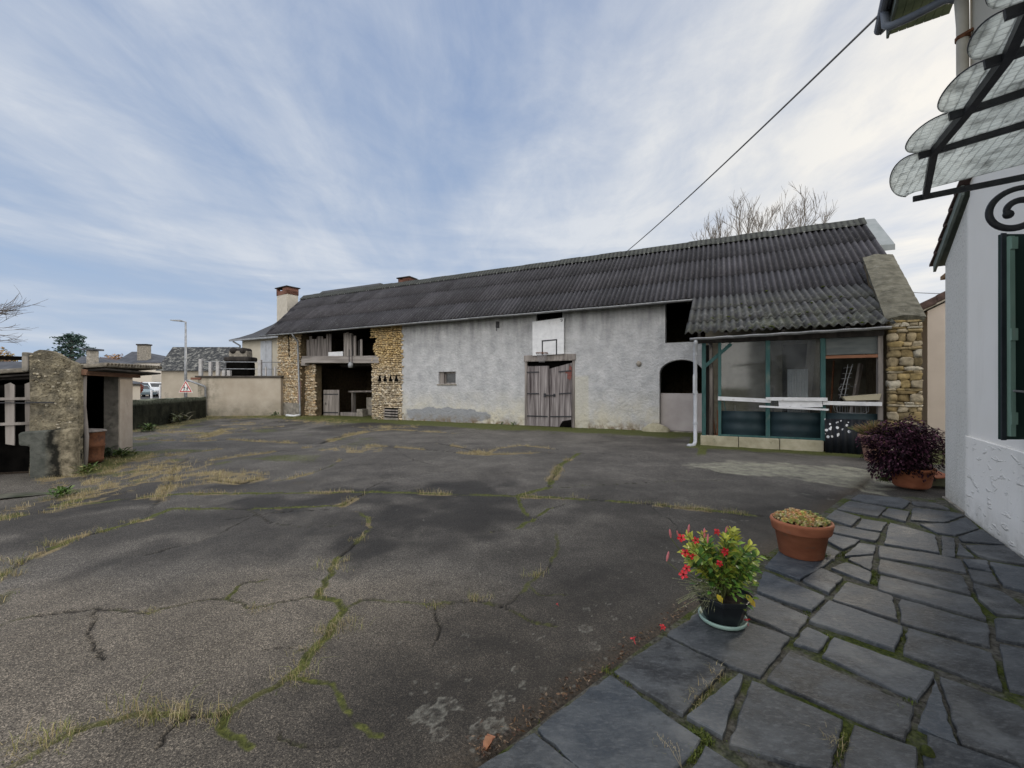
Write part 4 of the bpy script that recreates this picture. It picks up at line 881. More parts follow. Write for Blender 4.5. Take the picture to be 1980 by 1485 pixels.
mb=MB(); mb.prism([(0,-.1),(9.5,-.1),(9.5,7.6),(1.05,7.6),(1.05,3.86),(0,3.30)],lambda u,v,w:(u,w,v),0,.35)
# gable end of the tall part and far side of the wing
mb.box(1.05,1.40,.35,7,3.,7.6); mb.box(0,.30,.35,4.5,-.1,3.28); wl=mb.build('wall',m_wh,house)
MB().box(.94,9.4,-.022,-.001,-.08,.965).build('wall_dado',m_wh,house,bevel=.008)
MB().box(-.02,.9,-.03,-.0,-.08,.02).build('wall_foot',m_conc,house,bevel=.006)
m_greenboard=M('grey_green_boards',(.13,.155,.14),(.23,.26,.235),6,(.2,1,1),rough=.8,bump=.25)
m_greensoff=M('green_soffit_boards',(.15,.19,.125),(.26,.31,.20),6,(1,.2,1),rough=.8,bump=.25)
m_btile=M('brown_tile',(.05,.033,.03),(.115,.075,.068),9,rough=.85,bump=.4,stain=((.16,.15,.13),12,.66))
# wing roof: stepped tiles rising toward the tall part
m_=.49; zr=lambda u:3.33+m_*(u+.30)
mb=MB(); mb.prism([(-.26,zr(-.26)-.10),(1.04,zr(1.04)-.10),(1.04,zr(1.04)+.02),(-.26,zr(-.26)+.02)],lambda u,v,w:(u,w,v),-.075,-.045); wr=mb.build('verge_board',m_greenboard,house)
mb=MB(); mb.prism([(-.24,zr(-.24)-.04),(1.04,zr(1.04)-.04),(1.04,zr(1.04)-.02),(-.24,zr(-.24)-.02)],lambda u,v,w:(u,w,v),-.045,5.); mb.build('roof_deck',m_greenboard,house)
mb=MB()
for k in range(6):
    a=-.36+k*.245; b=a+.33; 
    for j in range(16):
        y0=-.10+j*.3; mb.prism([(a,zr(a)+.055),(b,zr(b)+.005),(b,zr(b)+.03),(a,zr(a)+.085)],lambda u,v,w:(u,w,v),y0,y0+.296)
mb.build('roof_tiles',m_btile,house)
MB().box(-.26,-.0,.0,5,3.12,3.17).build('wing_soffit',M('raw_soffit',(.22,.13,.07),(.33,.21,.12),7,(1,.2,1),bump=.3),house)
# tall part: eaves, soffit, gutter, downpipe
mb=MB(); nb=7
for k in range(nb): a=-.61+k*.087; mb.box(.22,9.5,a,a+.082,6.66,6.685)
mb.build('eave_soffit',m_greensoff,house)
mb=MB(); mb.prism([(-.65,6.66),(4.,10.36),(4.,10.48),(-.65,6.78)],lambda u,v,w:(w,u,v),.16,.215); mb.build('barge_board',m_greenboard,house)
mb=MB(); mb.prism([(-.61,6.72),(4.,10.38),(4.,10.41),(-.61,6.75)],lambda u,v,w:(w,u,v),.215,1.1); mb.build('verge_soffit',m_greensoff,house)
mb=MB(); mb.prism([(-.71,6.76),(4.,10.50),(4.,10.58),(-.71,6.84)],lambda u,v,w:(w,u,v),.12,9.5); mb.build('main_roof',m_slateroof,house)
mb=MB(); mb.box(.16,9.5,-.645,-.62,6.65,6.82); mb.build('fascia',m_greenboard,house)
mb=MB(); vs=[];n_=8
for u in (.12,9.5):
    for i in range(n_+1): th=PI+PI*i/n_; vs.append((u,-.715+.07*math.cos(th),6.85+.08*math.sin(th)))
mb.add(vs,[(i,i+1,n_+1+i+1,n_+1+i) for i in range(n_)]+[tuple(range(n_+1))]); mb.build('gutter',M('dark_gutter',(.10,.11,.13),(.17,.18,.21),5,rough=.5,bump=.1),house,smooth=False,solid=.006)
mb=MB(); mb.tube([(.56,-.715,6.80),(.56,-.705,6.60),(.64,-.66,6.51),(.80,-.47,6.43),(1.04,-.20,6.34),(1.10,-.10,6.25)],.05,12); mb.build('gutter_elbow',M('blue_grey_pipe',(.11,.125,.15),(.17,.185,.21),5,rough=.5,bump=.1),house,smooth=True)
mb=MB(); mb.tube([(1.10,-.085,6.26),(1.11,-.075,5.9),(1.11,-.075,5.15),(1.06,-.075,4.95),(.66,.10,4.62),(.60,.20,4.4),(.60,.25,3.8)],[.066,.058,.056,.056,.056,.056,.056],12); dpp=mb.build('downpipe',M('cream_pipe',(.42,.39,.33),(.52,.49,.42),4,rough=.6,bump=.1,stain=((.2,.16,.1),6,.64)),house,smooth=True)
MB().lathe([(.06,-.02),(.07,-.02),(.07,.02),(.06,.02)],(1.11,-.075,5.75),12).build('pipe_clip',m_rust,dpp)
MB().bar((1.15,-.13,5.75),(1.18,.0,5.78),.03,.03).build('pipe_clip',m_rust,dpp)
# window (mostly beyond the frame) with an open dark green shutter
m_shut=M('dark_green_paint',(.006,.020,.016),(.012,.034,.026),3,(1,1,.3),rough=.55,bump=.1)
m_lgreen=M('pale_green_paint',(.13,.22,.18),(.20,.31,.26),6,(1,1,.3),rough=.7,bump=.2,stain=((.28,.30,.27),8,.62))
fr=MB().box(3.0,4.3,-.012,.06,1.05,1.12).box(3.0,4.3,-.012,.06,2.82,2.9).box(3.0,3.07,-.012,.06,1.12,2.82).box(4.23,4.3,-.012,.06,1.12,2.82).build('window_frame',m_shut,house,bevel=.004)
MB().box(3.07,4.23,-.004,-.002,1.12,2.82).build('pane',M('dark_window',(.01,.012,.014),(.02,.022,.025),2,rough=.08,bump=0,spec=.6),fr)
hx=Hw(2.93,-.03)
sh=bpy.data.objects.new('shutter',None); C.objects.link(sh); sh.parent=house; sh.location=(2.93,-.03,0); sh.rotation_euler=(0,0,-RH)   # leaf stands out from the wall, parallel to the photo
LW=hx[0]-(1937-CX)/F*hx[1]
zb,zt=HH-100/F*hx[1],HH+298/F*hx[1]
MB().box(-LW,0,0,.03,zb,zt).build('shutter_leaf',m_shut,sh,bevel=.004)
MB().box(-LW-.012,-LW+.03,-.012,.0,zb-.004,zt+.004).build('leaf_edge',M('blackened_edge',(.012,.016,.02),(.03,.035,.04),5,rough=.5,bump=.1),sh,bevel=.003)
st=MB().bar((-LW+.058,-.020,zb+.03),(-LW+.048,-.020,zt-.03),.042,.03,up=(0,1,0)).build('stile',m_lgreen,sh)
for z in (zt-.09,zt-.85,zb+.18): MB().box(-LW+.03,-LW+.085,-.045,-.034,z-.05,z+.05).build('hinge_plate',m_lgreen,sh)
MB().tube([(-LW+.05,-.04,zb+.41),(-LW+.10,-.055,zb+.405),(-LW+.2,-.05,zb+.39)],.009,6).build('hook',m_zinc,sh)
# ---------------------------------------------------------------- glass canopy over the house door
canopy=thing('glass_canopy','wrought iron canopy of scalloped wired glass panes at the top right','canopy',(HC[0],HC[1],0),RH)
def Hl(px,py,z):   # photo point at height z -> house frame (t, e)
    Y=F*(z-HH)/(HY-py); X=(px-CX)/F*Y; dx,dy=X-HC[0],Y-HC[1]; return (dx*-.562+dy*-.827, dx*.827+dy*-.562)
ZC=2.60
ep=[Hl(1790,378,ZC),Hl(1806,291,ZC),Hl(1870.8,211.6,ZC),Hl(1948,106.6,ZC),Hl(1995,5,ZC)]
d_=(ep[4][0]-ep[3][0],ep[4][1]-ep[3][1]); ep.append((ep[4][0]+d_[0],ep[4][1]+d_[1])); ep.append((ep[5][0]+d_[0],ep[5][1]+d_[1]))
def pane_mat():
    t=NT('wired_glass'); v=t.co(); s=t.sep(v)
    gx=t.math('ABSOLUTE',t.math('SUBTRACT',t.math('FRACT',t.math('ADD',t.math('MULTIPLY',s[0],34.),t.math('MULTIPLY',t.noise(v,9,3),.6))),.5)); gy=t.math('ABSOLUTE',t.math('SUBTRACT',t.math('FRACT',t.math('ADD',t.math('MULTIPLY',s[1],30.),t.math('MULTIPLY',t.noise(v,7,3),.6))),.5))
    wire=t.math('MAXIMUM',t.ramp(gx,[(.40,0.),(.48,1.)]),t.ramp(gy,[(.40,0.),(.48,1.)]))
    dirt=t.ramp(t.noise(v,9,7,.75),[(.48,0.),(.66,1.)]); spots=t.ramp(t.voro(v,22),[(.13,1.),(.2,0.)]); spots=t.math('MULTIPLY',spots,t.ramp(t.noise(v,3.,3),[(.46,0.),(.58,1.)]))
    dk=t.math('MAXIMUM',t.math('MULTIPLY',dirt,.55),t.math('MULTIPLY',spots,.9))
    col=t.mix(dk,(.78,.80,.76),(.06,.06,.05)); col=t.mix(t.math('MULTIPLY',wire,.5),col,(.18,.19,.18))
    tl=t.n('ShaderNodeBsdfTranslucent'); t.i(tl,0,col); gl=t.n('ShaderNodeBsdfGlossy'); t.i(gl,0,(.8,.8,.8)); t.i(gl,1,.25)
    bn=t.bump(t.math('ADD',wire,t.noise(v,14,3)),.6,.01); t.i(gl,2,bn); t.i(tl,1,bn)
    tp=t.n('ShaderNodeBsdfTransparent'); t.i(tp,0,t.mix(dk,(.88,.90,.88),(.10,.10,.09)))
    m1=t.n('ShaderNodeMixShader'); m1.inputs[0].default_value=.36; t.t.links.new(tl.outputs[0],m1.inputs[1]); t.t.links.new(tp.outputs[0],m1.inputs[2])
    m2=t.n('ShaderNodeMixShader'); m2.inputs[0].default_value=.07; t.t.links.new(m1.outputs[0],m2.inputs[1]); t.t.links.new(gl.outputs[0],m2.inputs[2])
    o=t.n('ShaderNodeOutputMaterial'); t.t.links.new(m2.outputs[0],o.inputs[0]); return t.m
m_pane=pane_mat()
mb=MB()
for a,b in zip(ep[:-1],ep[1:]): mb.bar((a[0],a[1],ZC),(b[0],b[1],ZC),.026,.042)
mb.build('edge_beam',m_iron,canopy)
rise=.10
for k,(u,e) in enumerate(ep):
    MB().bar((u+(0 if k else -.01),e-.05,ZC-.004-(rise if k else .0)*.05),(u,-.01,ZC-e*(rise if k else .015)),.017,.028).build('rafter_bar',m_iron,canopy)
for k in range(len(ep)-1):
    (u0,e0),(u1,e1)=ep[k],ep[k+1]
    n=10; L=u1-u0; tip=[]; ov=(.125,.10,.085,.08,.08,.08)[k]
    pts=[(u0+.006,-.01)]
    for i in range(n*2+1):
        a=PI*i/(n*2); f=(1-math.cos(a))/2; uu=u0+.006+(L-.012)*f; eb=e0+(e1-e0)*f; pts.append((uu,eb-.022-ov*math.sin(a)**.6))
    pts.append((u1-.006,-.01))
    zc=lambda u,e: ZC+.030+(-e-1.17)*-.0+max(0,(-min(e0,e1)+e))*rise*.9-(.02 if e<min(e0,e1) else 0)
    vs=[(u,e,zc(u,e)) for u,e in pts]
    mb=MB(); mb.add(vs,[tuple(range(len(vs)))]); pn=mb.build('pane',m_pane,canopy,solid=.006)
    MB().tube(vs[1:-1],.0026,5).build('pane_rim',m_iron,pn)
MB().box(ep[0][0]-.02,ep[-1][0],-.03,-.002,ZC+.08,ZC+.16).build('wall_rail',m_iron,canopy)
# scroll bracket in the plane of the first bar
u0,e0=ep[0]; sc_e=e0+.335; R0=.118; zc_=ZC-.045-R0
mb=MB(); pts=[]; rd=[]
for i in range(60):
    f=i/59; a=PI*.35+f*PI*2.75; r_=R0*(1-.72*f)+.0; pts.append((u0,sc_e-.0+r_*math.cos(a)*-1*-1,zc_+r_*math.sin(a))); rd.append(.013+.004*math.sin(f*PI))
mb.tube(pts,rd,8); mb.blob(pts[-1],(.022,.022,.022),1,0,8,6)
mb.tube([pts[0],(u0,sc_e+.16,ZC-.03)],.014,8); mb.tube([(u0,sc_e+.10,ZC-.03),(u0,sc_e+.30,ZC-.16),(u0,sc_e+.55,ZC-.45),(u0,-.02,ZC-.75)],.014,8)
mb.build('scroll_bracket',m_iron,canopy,smooth=True)
# ---------------------------------------------------------------- beige house beyond the gable wall
o=thing('beige_house','beige rendered house with brown tiled verge seen between gable wall and white house','house',(12.35,13.0,0),-.62)
mb=MB(); mb.prism([(.28,-.3),(5,-.3),(5,6.5),(.28,3.88)],lambda u,v,w:(u,w,v),0,5); mb.build('wall',M('beige_render',(.50,.435,.385),(.57,.50,.445),1.5,bump=.1),o)
mb=MB(); q=lambda u:3.95+.56*(u-.28)
mb.prism([(-.1,q(-.1)-.02),(5,q(5)-.02),(5,q(5)+.03),(-.1,q(-.1)+.03)],lambda u,v,w:(u,w,v),-.10,5); mb.build('verge_board',M('cream_trim',(.5,.46,.4),(.58,.54,.48),3,bump=.1),o)
mb=MB()
for k in range(9): a=-.16+k*.6; mb.prism([(a,q(a)+.04),(a+.62,q(a+.62)+.0),(a+.62,q(a+.62)+.25),(a,q(a)+.27)],lambda u,v,w:(u,w,v),-.16,5)
mb.build('roof',m_btile,o,bevel=.03)
# ---------------------------------------------------------------- cables
def cable(name,label,p,q,r,sag):
    mb=MB(); p=Vector(p); q=Vector(q); pts=[p+(q-p)*(i/24)-Vector((0,0,sag*4*(i/24)*(1-i/24))) for i in range(25)]; o=mb.tube(pts,r,6).build(name,M('cable_grey',(.13,.13,.14),(.2,.2,.21),4,bump=0),smooth=True); return tag(o,label,'cable')
a=Bw(-1.75,3.32); b=Hw(.45,-.75)
cable('overhead_cable','thick grey overhead cable from the barn ridge up to the tall eaves',(a[0],a[1],7.50),(b[0],b[1],6.86),.017,.10)
cable('thin_cable','thin faint cable crossing the sky above the beige house',AT(1700,560,30),AT(1900,568,22),.02,.1)
# ---------------------------------------------------------------- OLD SHED at the left (local: x away from the camera along the front, y into the shed)
RS=math.atan2(.92,-.39); SA=(-8.3,8.2)
def Sw(x,y): return (SA[0]-.39*x-.92*y, SA[1]+.92*x-.39*y)
def rough():
    t=NT('rough_old_render'); v=t.co(); z=t.sep(v)[2]
    n=t.math('ADD',t.math('MULTIPLY',t.noise(t.map(v,(1,1,1.3),rot=(.4,0,0)),5,8,.72,.5),.62),t.math('MULTIPLY',t.noise(v,19,6,.75),.38))
    c=t.mix(t.ramp(n,[(.38,0.),(.60,1.)]),(.050,.043,.030),(.45,.395,.28))
    c=t.mix(t.ramp(t.noise(v,1.9,6,.65),[(.46,0.),(.66,.75)]),c,(.095,.09,.078))
    lowz=t.math('MULTIPLY',t.mr(z,.82,.6),t.ramp(t.noise(v,3.1,4,.6),[(.45,0.),(.56,1.)])); c=t.mix(lowz,c,(.016,.018,.015))
    c=t.mix(t.ramp(t.noise(v,13,5,.7),[(.62,0.),(.72,.7)]),c,(.44,.41,.34))
    return t.out(c,1.,t.bump(t.math('ADD',n,t.math('MULTIPLY',t.noise(v,24,6,.7),.6)),1.,.07),.1)
m_rough=rough()
shed=thing('old_shed','crumbling roofless lean-to shed with rough sloped stone wall and picket front','shed',(SA[0],SA[1],0),RS)
bm=bmesh.new(); prof=[(-.02,-.35),(-.02,1.99),(.16,2.09),(.30,2.20),(.40,2.25),(.50,2.25),(.58,2.21),(.64,2.12),(.64,-.35)]
nz_=16
fr_=[bm.verts.new((-.24,u,z)) for u,z in prof]; f=bm.faces.new(fr_); ex=bmesh.ops.extrude_face_region(bm,geom=[f]); bmesh.ops.translate(bm,verts=[v for v in ex['geom'] if isinstance(v,bmesh.types.BMVert)],vec=(.22,0,0))
bmesh.ops.recalc_face_normals(bm,faces=bm.faces); bmesh.ops.triangulate(bm,faces=bm.faces); bmesh.ops.subdivide_edges(bm,edges=bm.edges,cuts=5,use_grid_fill=True)
for v in bm.verts: v.co+=Vector((1,1,.7))*.022*mnoise.noise(v.co*5.5)+Vector((.4,.4,.4))*.03*mnoise.noise(v.co*14)
me=bpy.data.meshes.new('end_wall'); bm.to_mesh(me); bm.free(); me.materials.append(m_rough); o=bpy.data.objects.new('end_wall',me); C.objects.link(o); o.parent=shed
mb=MB(); rg=random.Random(91)
for k in range(110):
    y=rg.uniform(.0,.62); z=rg.uniform(.78,1.98+(.25*min(1,y/.4))-.04); r_=rg.uniform(.006,.019); c=rg.choice([(.26,.225,.155),(.32,.28,.20),(.20,.17,.12),(.40,.36,.28),(.14,.12,.085)]); mb.blob((-.238,y,z),(.012,r_*1.5,r_),k,.5,8,6,c,Matrix.Rotation(rg.uniform(-.6,.6),4,'X'),.7)
mb.build('embedded_stones',m_rub,shed,smooth=True,kind='stuff')
o=MB().box(-.26,.02,.65,.74,1.85,2.2).build('wall_stub',m_conc,shed,bevel=.02)
MB().bar((-.30,.28,1.28),(-.29,.66,1.29),.03,.022).build('iron_pin',m_iron,shed)
def dark_block():
    t=NT('stained_block'); v=t.co(); y=t.sep(v)[1]
    c=t.mix(t.ramp(t.noise(v,4,6,.65),[(.3,0.),(.7,1.)]),(.050,.056,.050),(.15,.155,.14)); m=t.math('MULTIPLY',t.mr(y,.36,.12),1.)
    c=t.mix(m,c,t.mix(t.ramp(t.noise(v,9,6,.7),[(.35,0.),(.65,1.)]),(.08,.07,.05),(.32,.28,.20)))
    e=t.math('ABSOLUTE',t.math('SUBTRACT',t.math('ADD',y,t.math('MULTIPLY',t.math('SUBTRACT',t.noise(v,3.5,4),.5),.5)),.22)); c=t.mix(t.ramp(e,[(.03,.93),(.11,0.)]),c,(.008,.009,.008))
    return t.out(c,1.,t.bump(t.noise(v,16,7,.68),.8,.04),.15)
mb=MB(); mb.prism([(-.06,-.35),(.56,-.35),(.56,.50),(.70,.52),(.71,.72),(.68,.76),(-.06,.80)],lambda u,v,w:(w,u,v),-.42,-.20); mb.build('stone_block',dark_block(),shed,bevel=.03)
# interior, its shade put into near-black boards, and pickets
mb=MB(); mb.box(.9,1.0,.64,4.,-.3,1.78).box(-1.5,1.,4.,4.1,-.3,1.7).box(-.02,.06,.0,.64,-.3,1.8); mb.build('rear_shade_boards',m_black,shed)
for u0,u1,za,zb_ in ((1.02,.90,.50,1.63),(.755,.645,.66,1.64),(1.28,1.17,.52,1.62),(1.54,1.43,.5,1.6)):
    mb=MB(); mb.prism([(u1,za),(u0,za+.03),(u0+.01,zb_-.02),((u0+u1)/2,zb_+.015),(u1,zb_-.03)],lambda u,v,w:(w,u,v),-.115,-.09); mb.build('picket',m_wood,shed)
for z in (1.355,.90): MB().bar((-.135,.62,z),(-.135,2.2,z-.02),.03,.05).build('rail',m_wood,shed)
MB().bar((-.15,.66,1.27),(-.15,1.6,1.30),.016,.018).build('iron_rod',m_iron,shed)
MB().bar((-.05,.62,2.09),(-.05,3.4,2.14),.10,.07).build('dark_beam',m_black,shed)
MB().bar((.35,.55,1.76),(.35,3.,1.60),.5,.05).build('added_cover_boards',m_darkwood,shed)  # added cover keeping sky light out of the open shed
MB().box(.28,.31,.5,2.4,1.03,1.30).build('yellow_board',M('yellow_board',(.48,.42,.20),(.58,.52,.30),3,bump=.1),shed)
MB().bar((-.5,1.05,-.25),(-.35,1.25,.45),.2,.05).build('fallen_plank',m_darkwood,shed)
flat('shed_apron',[Sw(-1.6,-.35),Sw(-.2,-.12),Sw(-.2,3.5),Sw(-2.2,3.5)],-.155,M('wet_green_concrete',(.04,.043,.034),(.11,.11,.085),5,bump=.6,bscale=30,stain=((.03,.04,.015),4,.55)))
# outhouse next to it
outh=thing('outhouse','small outhouse with open dark doorway and scalloped tile roof beside the rough wall','outhouse',(SA[0],SA[1],0),RS)
MB().box(1.56,2.24,-.0,.28,-.2,1.84).build('front_pillar',M('pinkish_render',(.34,.285,.235),(.46,.40,.34),2.2,bump=.35,stain=((.22,.20,.16),3,.6)),outh,bevel=.015)
MB().box(1.53,1.56,.02,.27,-.2,1.82).build('pillar_reveal',m_conc,outh)
mb=MB(); mb.prism([(.28,-.2),(2.2,-.2),(2.2,1.62),(.28,1.84)],lambda u,v,w:(w,u,v),2.1,2.24).box(-.02,2.3,2.2,2.3,-.2,1.6).box(.02,.1,.66,2.2,-.2,1.6); mb.build('rear_wall',m_black,outh)
mb=MB(); mb.tube([(.06,.0,-.12),(.10,-.01,.6),(.02,0,1.2),(.04,0,1.80)],.045,8); mb.build('door_post',m_wood,outh,smooth=True)
MB().bar((-.10,-.03,1.85),(2.45,-.03,1.85),.10,.11).build('door_lintel',M('reddish_beam',(.16,.075,.045),(.32,.19,.13),8,(.15,1,1),bump=.5),outh,bevel=.008)
mb=MB(); rg=random.Random(2)
for k in range(19):
    x=.07+k*.155; dz=1.985+.004*k
    n=6; vs=[]
    for y,z0 in ((-.36,dz-.02),(2.3,dz-.30)):
        for i in range(n+1): th=PI*i/n; vs.append((x+.085*math.cos(th),y+rg.uniform(-.02,.02)*0,z0+.07*math.sin(th)))
    mb.add(vs,[(i,i+1,n+1+i+1,n+1+i) for i in range(n)],None)
mb.build('roof_tiles',M('mossy_round_tiles',(.10,.09,.075),(.24,.215,.175),9,bump=.6,stain=((.42,.39,.33),10,.55)),outh,smooth=True,solid=.022)
MB().prism([(-.33,1.905),(2.25,1.62),(2.25,1.65),(-.33,1.94)],lambda u,v,w:(w,u,v),.0,2.95).build('roof_boards',m_darkwood,outh)
MB().box(.0,2.2,.0,2.2,-.2,.0).build('outhouse_floor',m_soil,outh)
MB().box(.8,.95,.5,.56,1.68,1.70).build('pale_scrap',m_white,outh)
o=thing('rusty_drum','rusty open drum with a loose grey lid inside the outhouse doorway','drum',(*Sw(.66,.20),.02),RS); o.scale=(.78,.78,1.0)
prof=[(.0,0),(.30,0),(.315,.04),(.33,.06),(.315,.08),(.34,.32),(.36,.34),(.34,.36),(.345,.60),(.36,.62),(.345,.64),(.335,.62)]
MB().lathe(prof,n=28).build('drum_body',m_rust,o,smooth=True); MB().lathe([(.0,.70),(.33,.665),(.38,.645),(.38,.63),(.0,.63)],n=28).build('lid',m_wood,o,smooth=True)
# ---------------------------------------------------------------- low mossy wall, terrace wall of the neighbour
def mossywall():
    t=NT('mossy_wall'); v=t.co(); s=t.sep(v)
    c=t.mix(t.ramp(t.noise(t.map(v,(1,1,.8)),2.2,8,.7),[(.35,0.),(.7,1.)]),(.008,.010,.007),(.055,.055,.038))
    top=t.math('MULTIPLY',t.mr(s[2],.88,1.02),t.ramp(t.noise(v,5,5,.7),[(.3,.4),(.6,1.)])); c=t.mix(top,c,t.mix(t.ramp(t.noise(v,9,6,.7),[(.35,0.),(.65,1.)]),(.07,.085,.055),(.25,.26,.20)))
    return t.out(c,1.,t.bump(t.noise(v,9,7,.68),1.,.05),.1)
a=np.array(G(240,836)); b=np.array(G(399,808)); dv=(b-a)/np.linalg.norm(b-a); rw=math.atan2(dv[1],dv[0])
o=thing('low_wall','low dark mossy wall along the street at the left end of the yard','wall',(a[0],a[1],0),rw); L_=float(np.linalg.norm(b-a))
bm=bmesh.new(); bmesh.ops.create_grid(bm,x_segments=40,y_segments=4,size=.5); 
bmesh.ops.scale(bm,verts=bm.verts,vec=(L_,.42,1)); bmesh.ops.translate(bm,verts=bm.verts,vec=(L_/2,.21,1.09)); 
ex=bmesh.ops.extrude_face_region(bm,geom=bm.faces[:]); bmesh.ops.translate(bm,verts=[v for v in ex['geom'] if isinstance(v,bmesh.types.BMVert)],vec=(0,0,-1.3)); bmesh.ops.recalc_face_normals(bm,faces=bm.faces)
for v in bm.verts:
    if v.co.z>.5: v.co+=Vector((0,.05*mnoise.noise(v.co*2),.05*mnoise.noise(v.co*1.4)))
me=bpy.data.meshes.new('wall_body'); bm.to_mesh(me); bm.free(); me.materials.append(mossywall()); q_=bpy.data.objects.new('wall_body',me); C.objects.link(q_); q_.parent=o
mb=MB(); rg=random.Random(14)
for k in range(26): mb.tube([(rg.uniform(3,5.6),-.05,.0),(rg.uniform(3,5.6),-.05,.3),(rg.uniform(3.,5.6),-.06,.6)],.008,4)
def terrwall():
    t=NT('cream_render_stained'); v=t.co(); s=t.sep(v)
    c=t.mix(t.ramp(t.noise(v,.9,6,.6),[(.3,0.),(.7,1.)]),(.34,.295,.235),(.46,.41,.345))
    c=t.mix(t.math('MULTIPLY',t.mr(s[2],2.2,1.75),.0),c,(.1,.1,.1))
    c=t.mix(t.math('MULTIPLY',t.mr(s[2],1.0,.1),t.ramp(t.noise(v,1.6,6,.7),[(.35,.15),(.65,.85)])),c,(.15,.14,.105))
    lf=t.math('MULTIPLY',t.mr(s[0],1.6,.2),t.ramp(t.noise(v,2.5,6,.7),[(.42,0.),(.6,.8)])); c=t.mix(lf,c,(.11,.11,.085))
    c=t.mix(t.mr(s[2],2.02,2.14),c,(.09,.08,.065))
    return t.out(c,.95,t.bump(t.noise(v,20,5),.2,.02),.15)
tw=thing('terrace_wall','cream rendered retaining wall carrying the neighbour terrace with railing','wall',(-17.15,23.15,0),.03)
MB().box(0,4.45,0,3.0,-.3,2.12).build('wall_body',terrwall(),tw)
MB().box(-.12,4.5,-.07,3.0,2.125,2.21).build('terrace_slab',M('dark_slab_edge',(.035,.03,.027),(.085,.075,.065),5,bump=.4),tw,bevel=.01)
MB().box(-.35,.18,-.05,.3,2.0,2.115).build('brick_edge',m_brick,tw)
m_post=M('grey_posts',(.34,.33,.33),(.46,.45,.45),4,bump=.2)
for x,w_,h in ((.10,.16,.92),(.62,.14,.78),(1.02,.16,.78),(1.34,.16,.30),(1.62,.17,.30),(3.28,.17,.88),(3.62,.07,.5),(4.12,.07,.5)): MB().box(x-w_/2,x+w_/2,.02,.02+w_,2.21,2.21+h).build('railing_post',m_post,tw,bevel=.01)
for z in (2.98,2.60): MB().tube([(.1,.1,z),(4.42,.1,z-.02)],.022,8).build('rail',m_zinc,tw,smooth=True)
mb=MB(); mb.tube([(-.5,-.12,1.95),(-.3,-.16,1.93),(.42,-.16,1.66),(.47,-.10,1.60),(.48,-.09,.0)],.055,8); mb.build('downpipe',m_zinc,tw,smooth=True)
st_=thing('dark_stone_stack','soot-dark stone stack with two round tiles on top behind the railing','chimney',(-15.75,24.2,2.21),0)
MB().box(-.62,.72,0,.7,0,.86).build('stack_body',m_black,st_,bevel=.12); MB().box(-.70,.80,-.06,.76,.86,1.12).build('stack_cap',m_darkwood,st_,bevel=.08); MB().box(-.45,.58,.05,.6,1.12,1.46).build('stack_neck',m_conc,st_,bevel=.03)
for x in (-.2,.36): MB().tube([(x,0,1.47),(x,.65,1.47)],.17,12).build('round_tile',m_darkwood,st_,smooth=True)
o=thing('drain_box','small black square hopper by the foot of the pebble pillar','box',(*G(531,801),.22),RB); MB().box(-.24,.24,-.1,.3,0,.50).prism([(-.1,-.28),(.1,-.28),(.2,0),(-.2,0)],lambda u,v,w:(u,w,v),0,.2).build('hopper',m_black,o,bevel=.01)
# neighbour house behind the barn end
nb_=thing('neighbour_house','cream house with flared slate hip roof and white shutters at the barn end','house',(*Bw(-20.4,1.5),0),RB)
MB().box(-5.55,.2,0,7,-.3,4.72).build('wall',M('cream_render',(.47,.43,.35),(.55,.51,.43),1.2,bump=.15),nb_)
x0,x1,y0,y1=-6.15,3.,-.45,7.6; ze=4.68; rings=[]
for f,h in ((0,0),(.10,.16),(.24,.46),(.45,1.10),(.75,2.35),(1.,3.55)):
    rings.append([(x0+3.9*f,y0+3.9*f,ze+h),(x1,y0+3.9*f,ze+h),(x1,y1-3.9*f,ze+h),(x0+3.9*f,y1-3.9*f,ze+h)])
mb=MB(); vs=[p for r_ in rings for p in r_]; fs=[(0,3,2,1)]
for i in range(5):
    for k in range(4): fs.append((i*4+k,i*4+(k+1)%4,i*4+4+(k+1)%4,i*4+4+k))
mb.add(vs,fs); mb.build('roof',m_slateroof,nb_)
MB().box(-6.1,.2,-.52,-.44,4.56,4.66).build('gutter',m_zinc,nb_); MB().tube([(-5.8,-.45,4.55),(-5.62,-.1,4.3),(-5.62,-.06,2.)],.05,8).build('downpipe',m_zinc,nb_,smooth=True)
for x in (-3.62,-3.07): MB().box(x,x+.52,-.05,-.0,2.2,4.5).build('shutter',m_pvc,nb_,bevel=.01)
def chimney(name,label,c,rz,w,d,z0,z1,zb):
    o=thing(name,label,'chimney',(c[0],c[1],z0),rz)
    MB().box(-w/2,w/2,-d/2,d/2,0,zb-z0).build('stack',M('pale_chimney_render',(.42,.39,.33),(.52,.48,.42),3,bump=.2),o)
    mb=MB()
    for a,b,e,f in ((-w/2,-w/2+.12,-d/2,-d/2+.14),(-w/2,-w/2+.12,d/2-.14,d/2),(w/2-.5,w/2,-d/2,d/2)): mb.box(a-.02,b+.02,e-.02,f+.02,zb-z0,z1-z0-.06)
    mb.box(-w/2-.02,w/2+.02,-d/2-.02,d/2+.02,zb-z0,zb-z0+.5*(z1-zb)); mb.build('brick_crown',m_brick,o)
    MB().box(-w/2-.1,w/2+.1,-d/2-.1,d/2+.1,z1-z0-.06,z1-z0).build('cap_slab',m_darkwood,o); return o
cc=AT(556,620,28.5); chimney('chimney','cream chimney with brick crown at the left end of the barn roof',(cc[0],cc[1]),RB-.12,1.25,.75,5.0,HH+193/F*28.5,HH+178/F*28.5)
cc=AT(787,545,27.); chimney('chimney','small brick chimney top showing just over the barn ridge',(cc[0],cc[1]),RB,.85,.6,5.5,HH+212/F*27,HH+203/F*27)
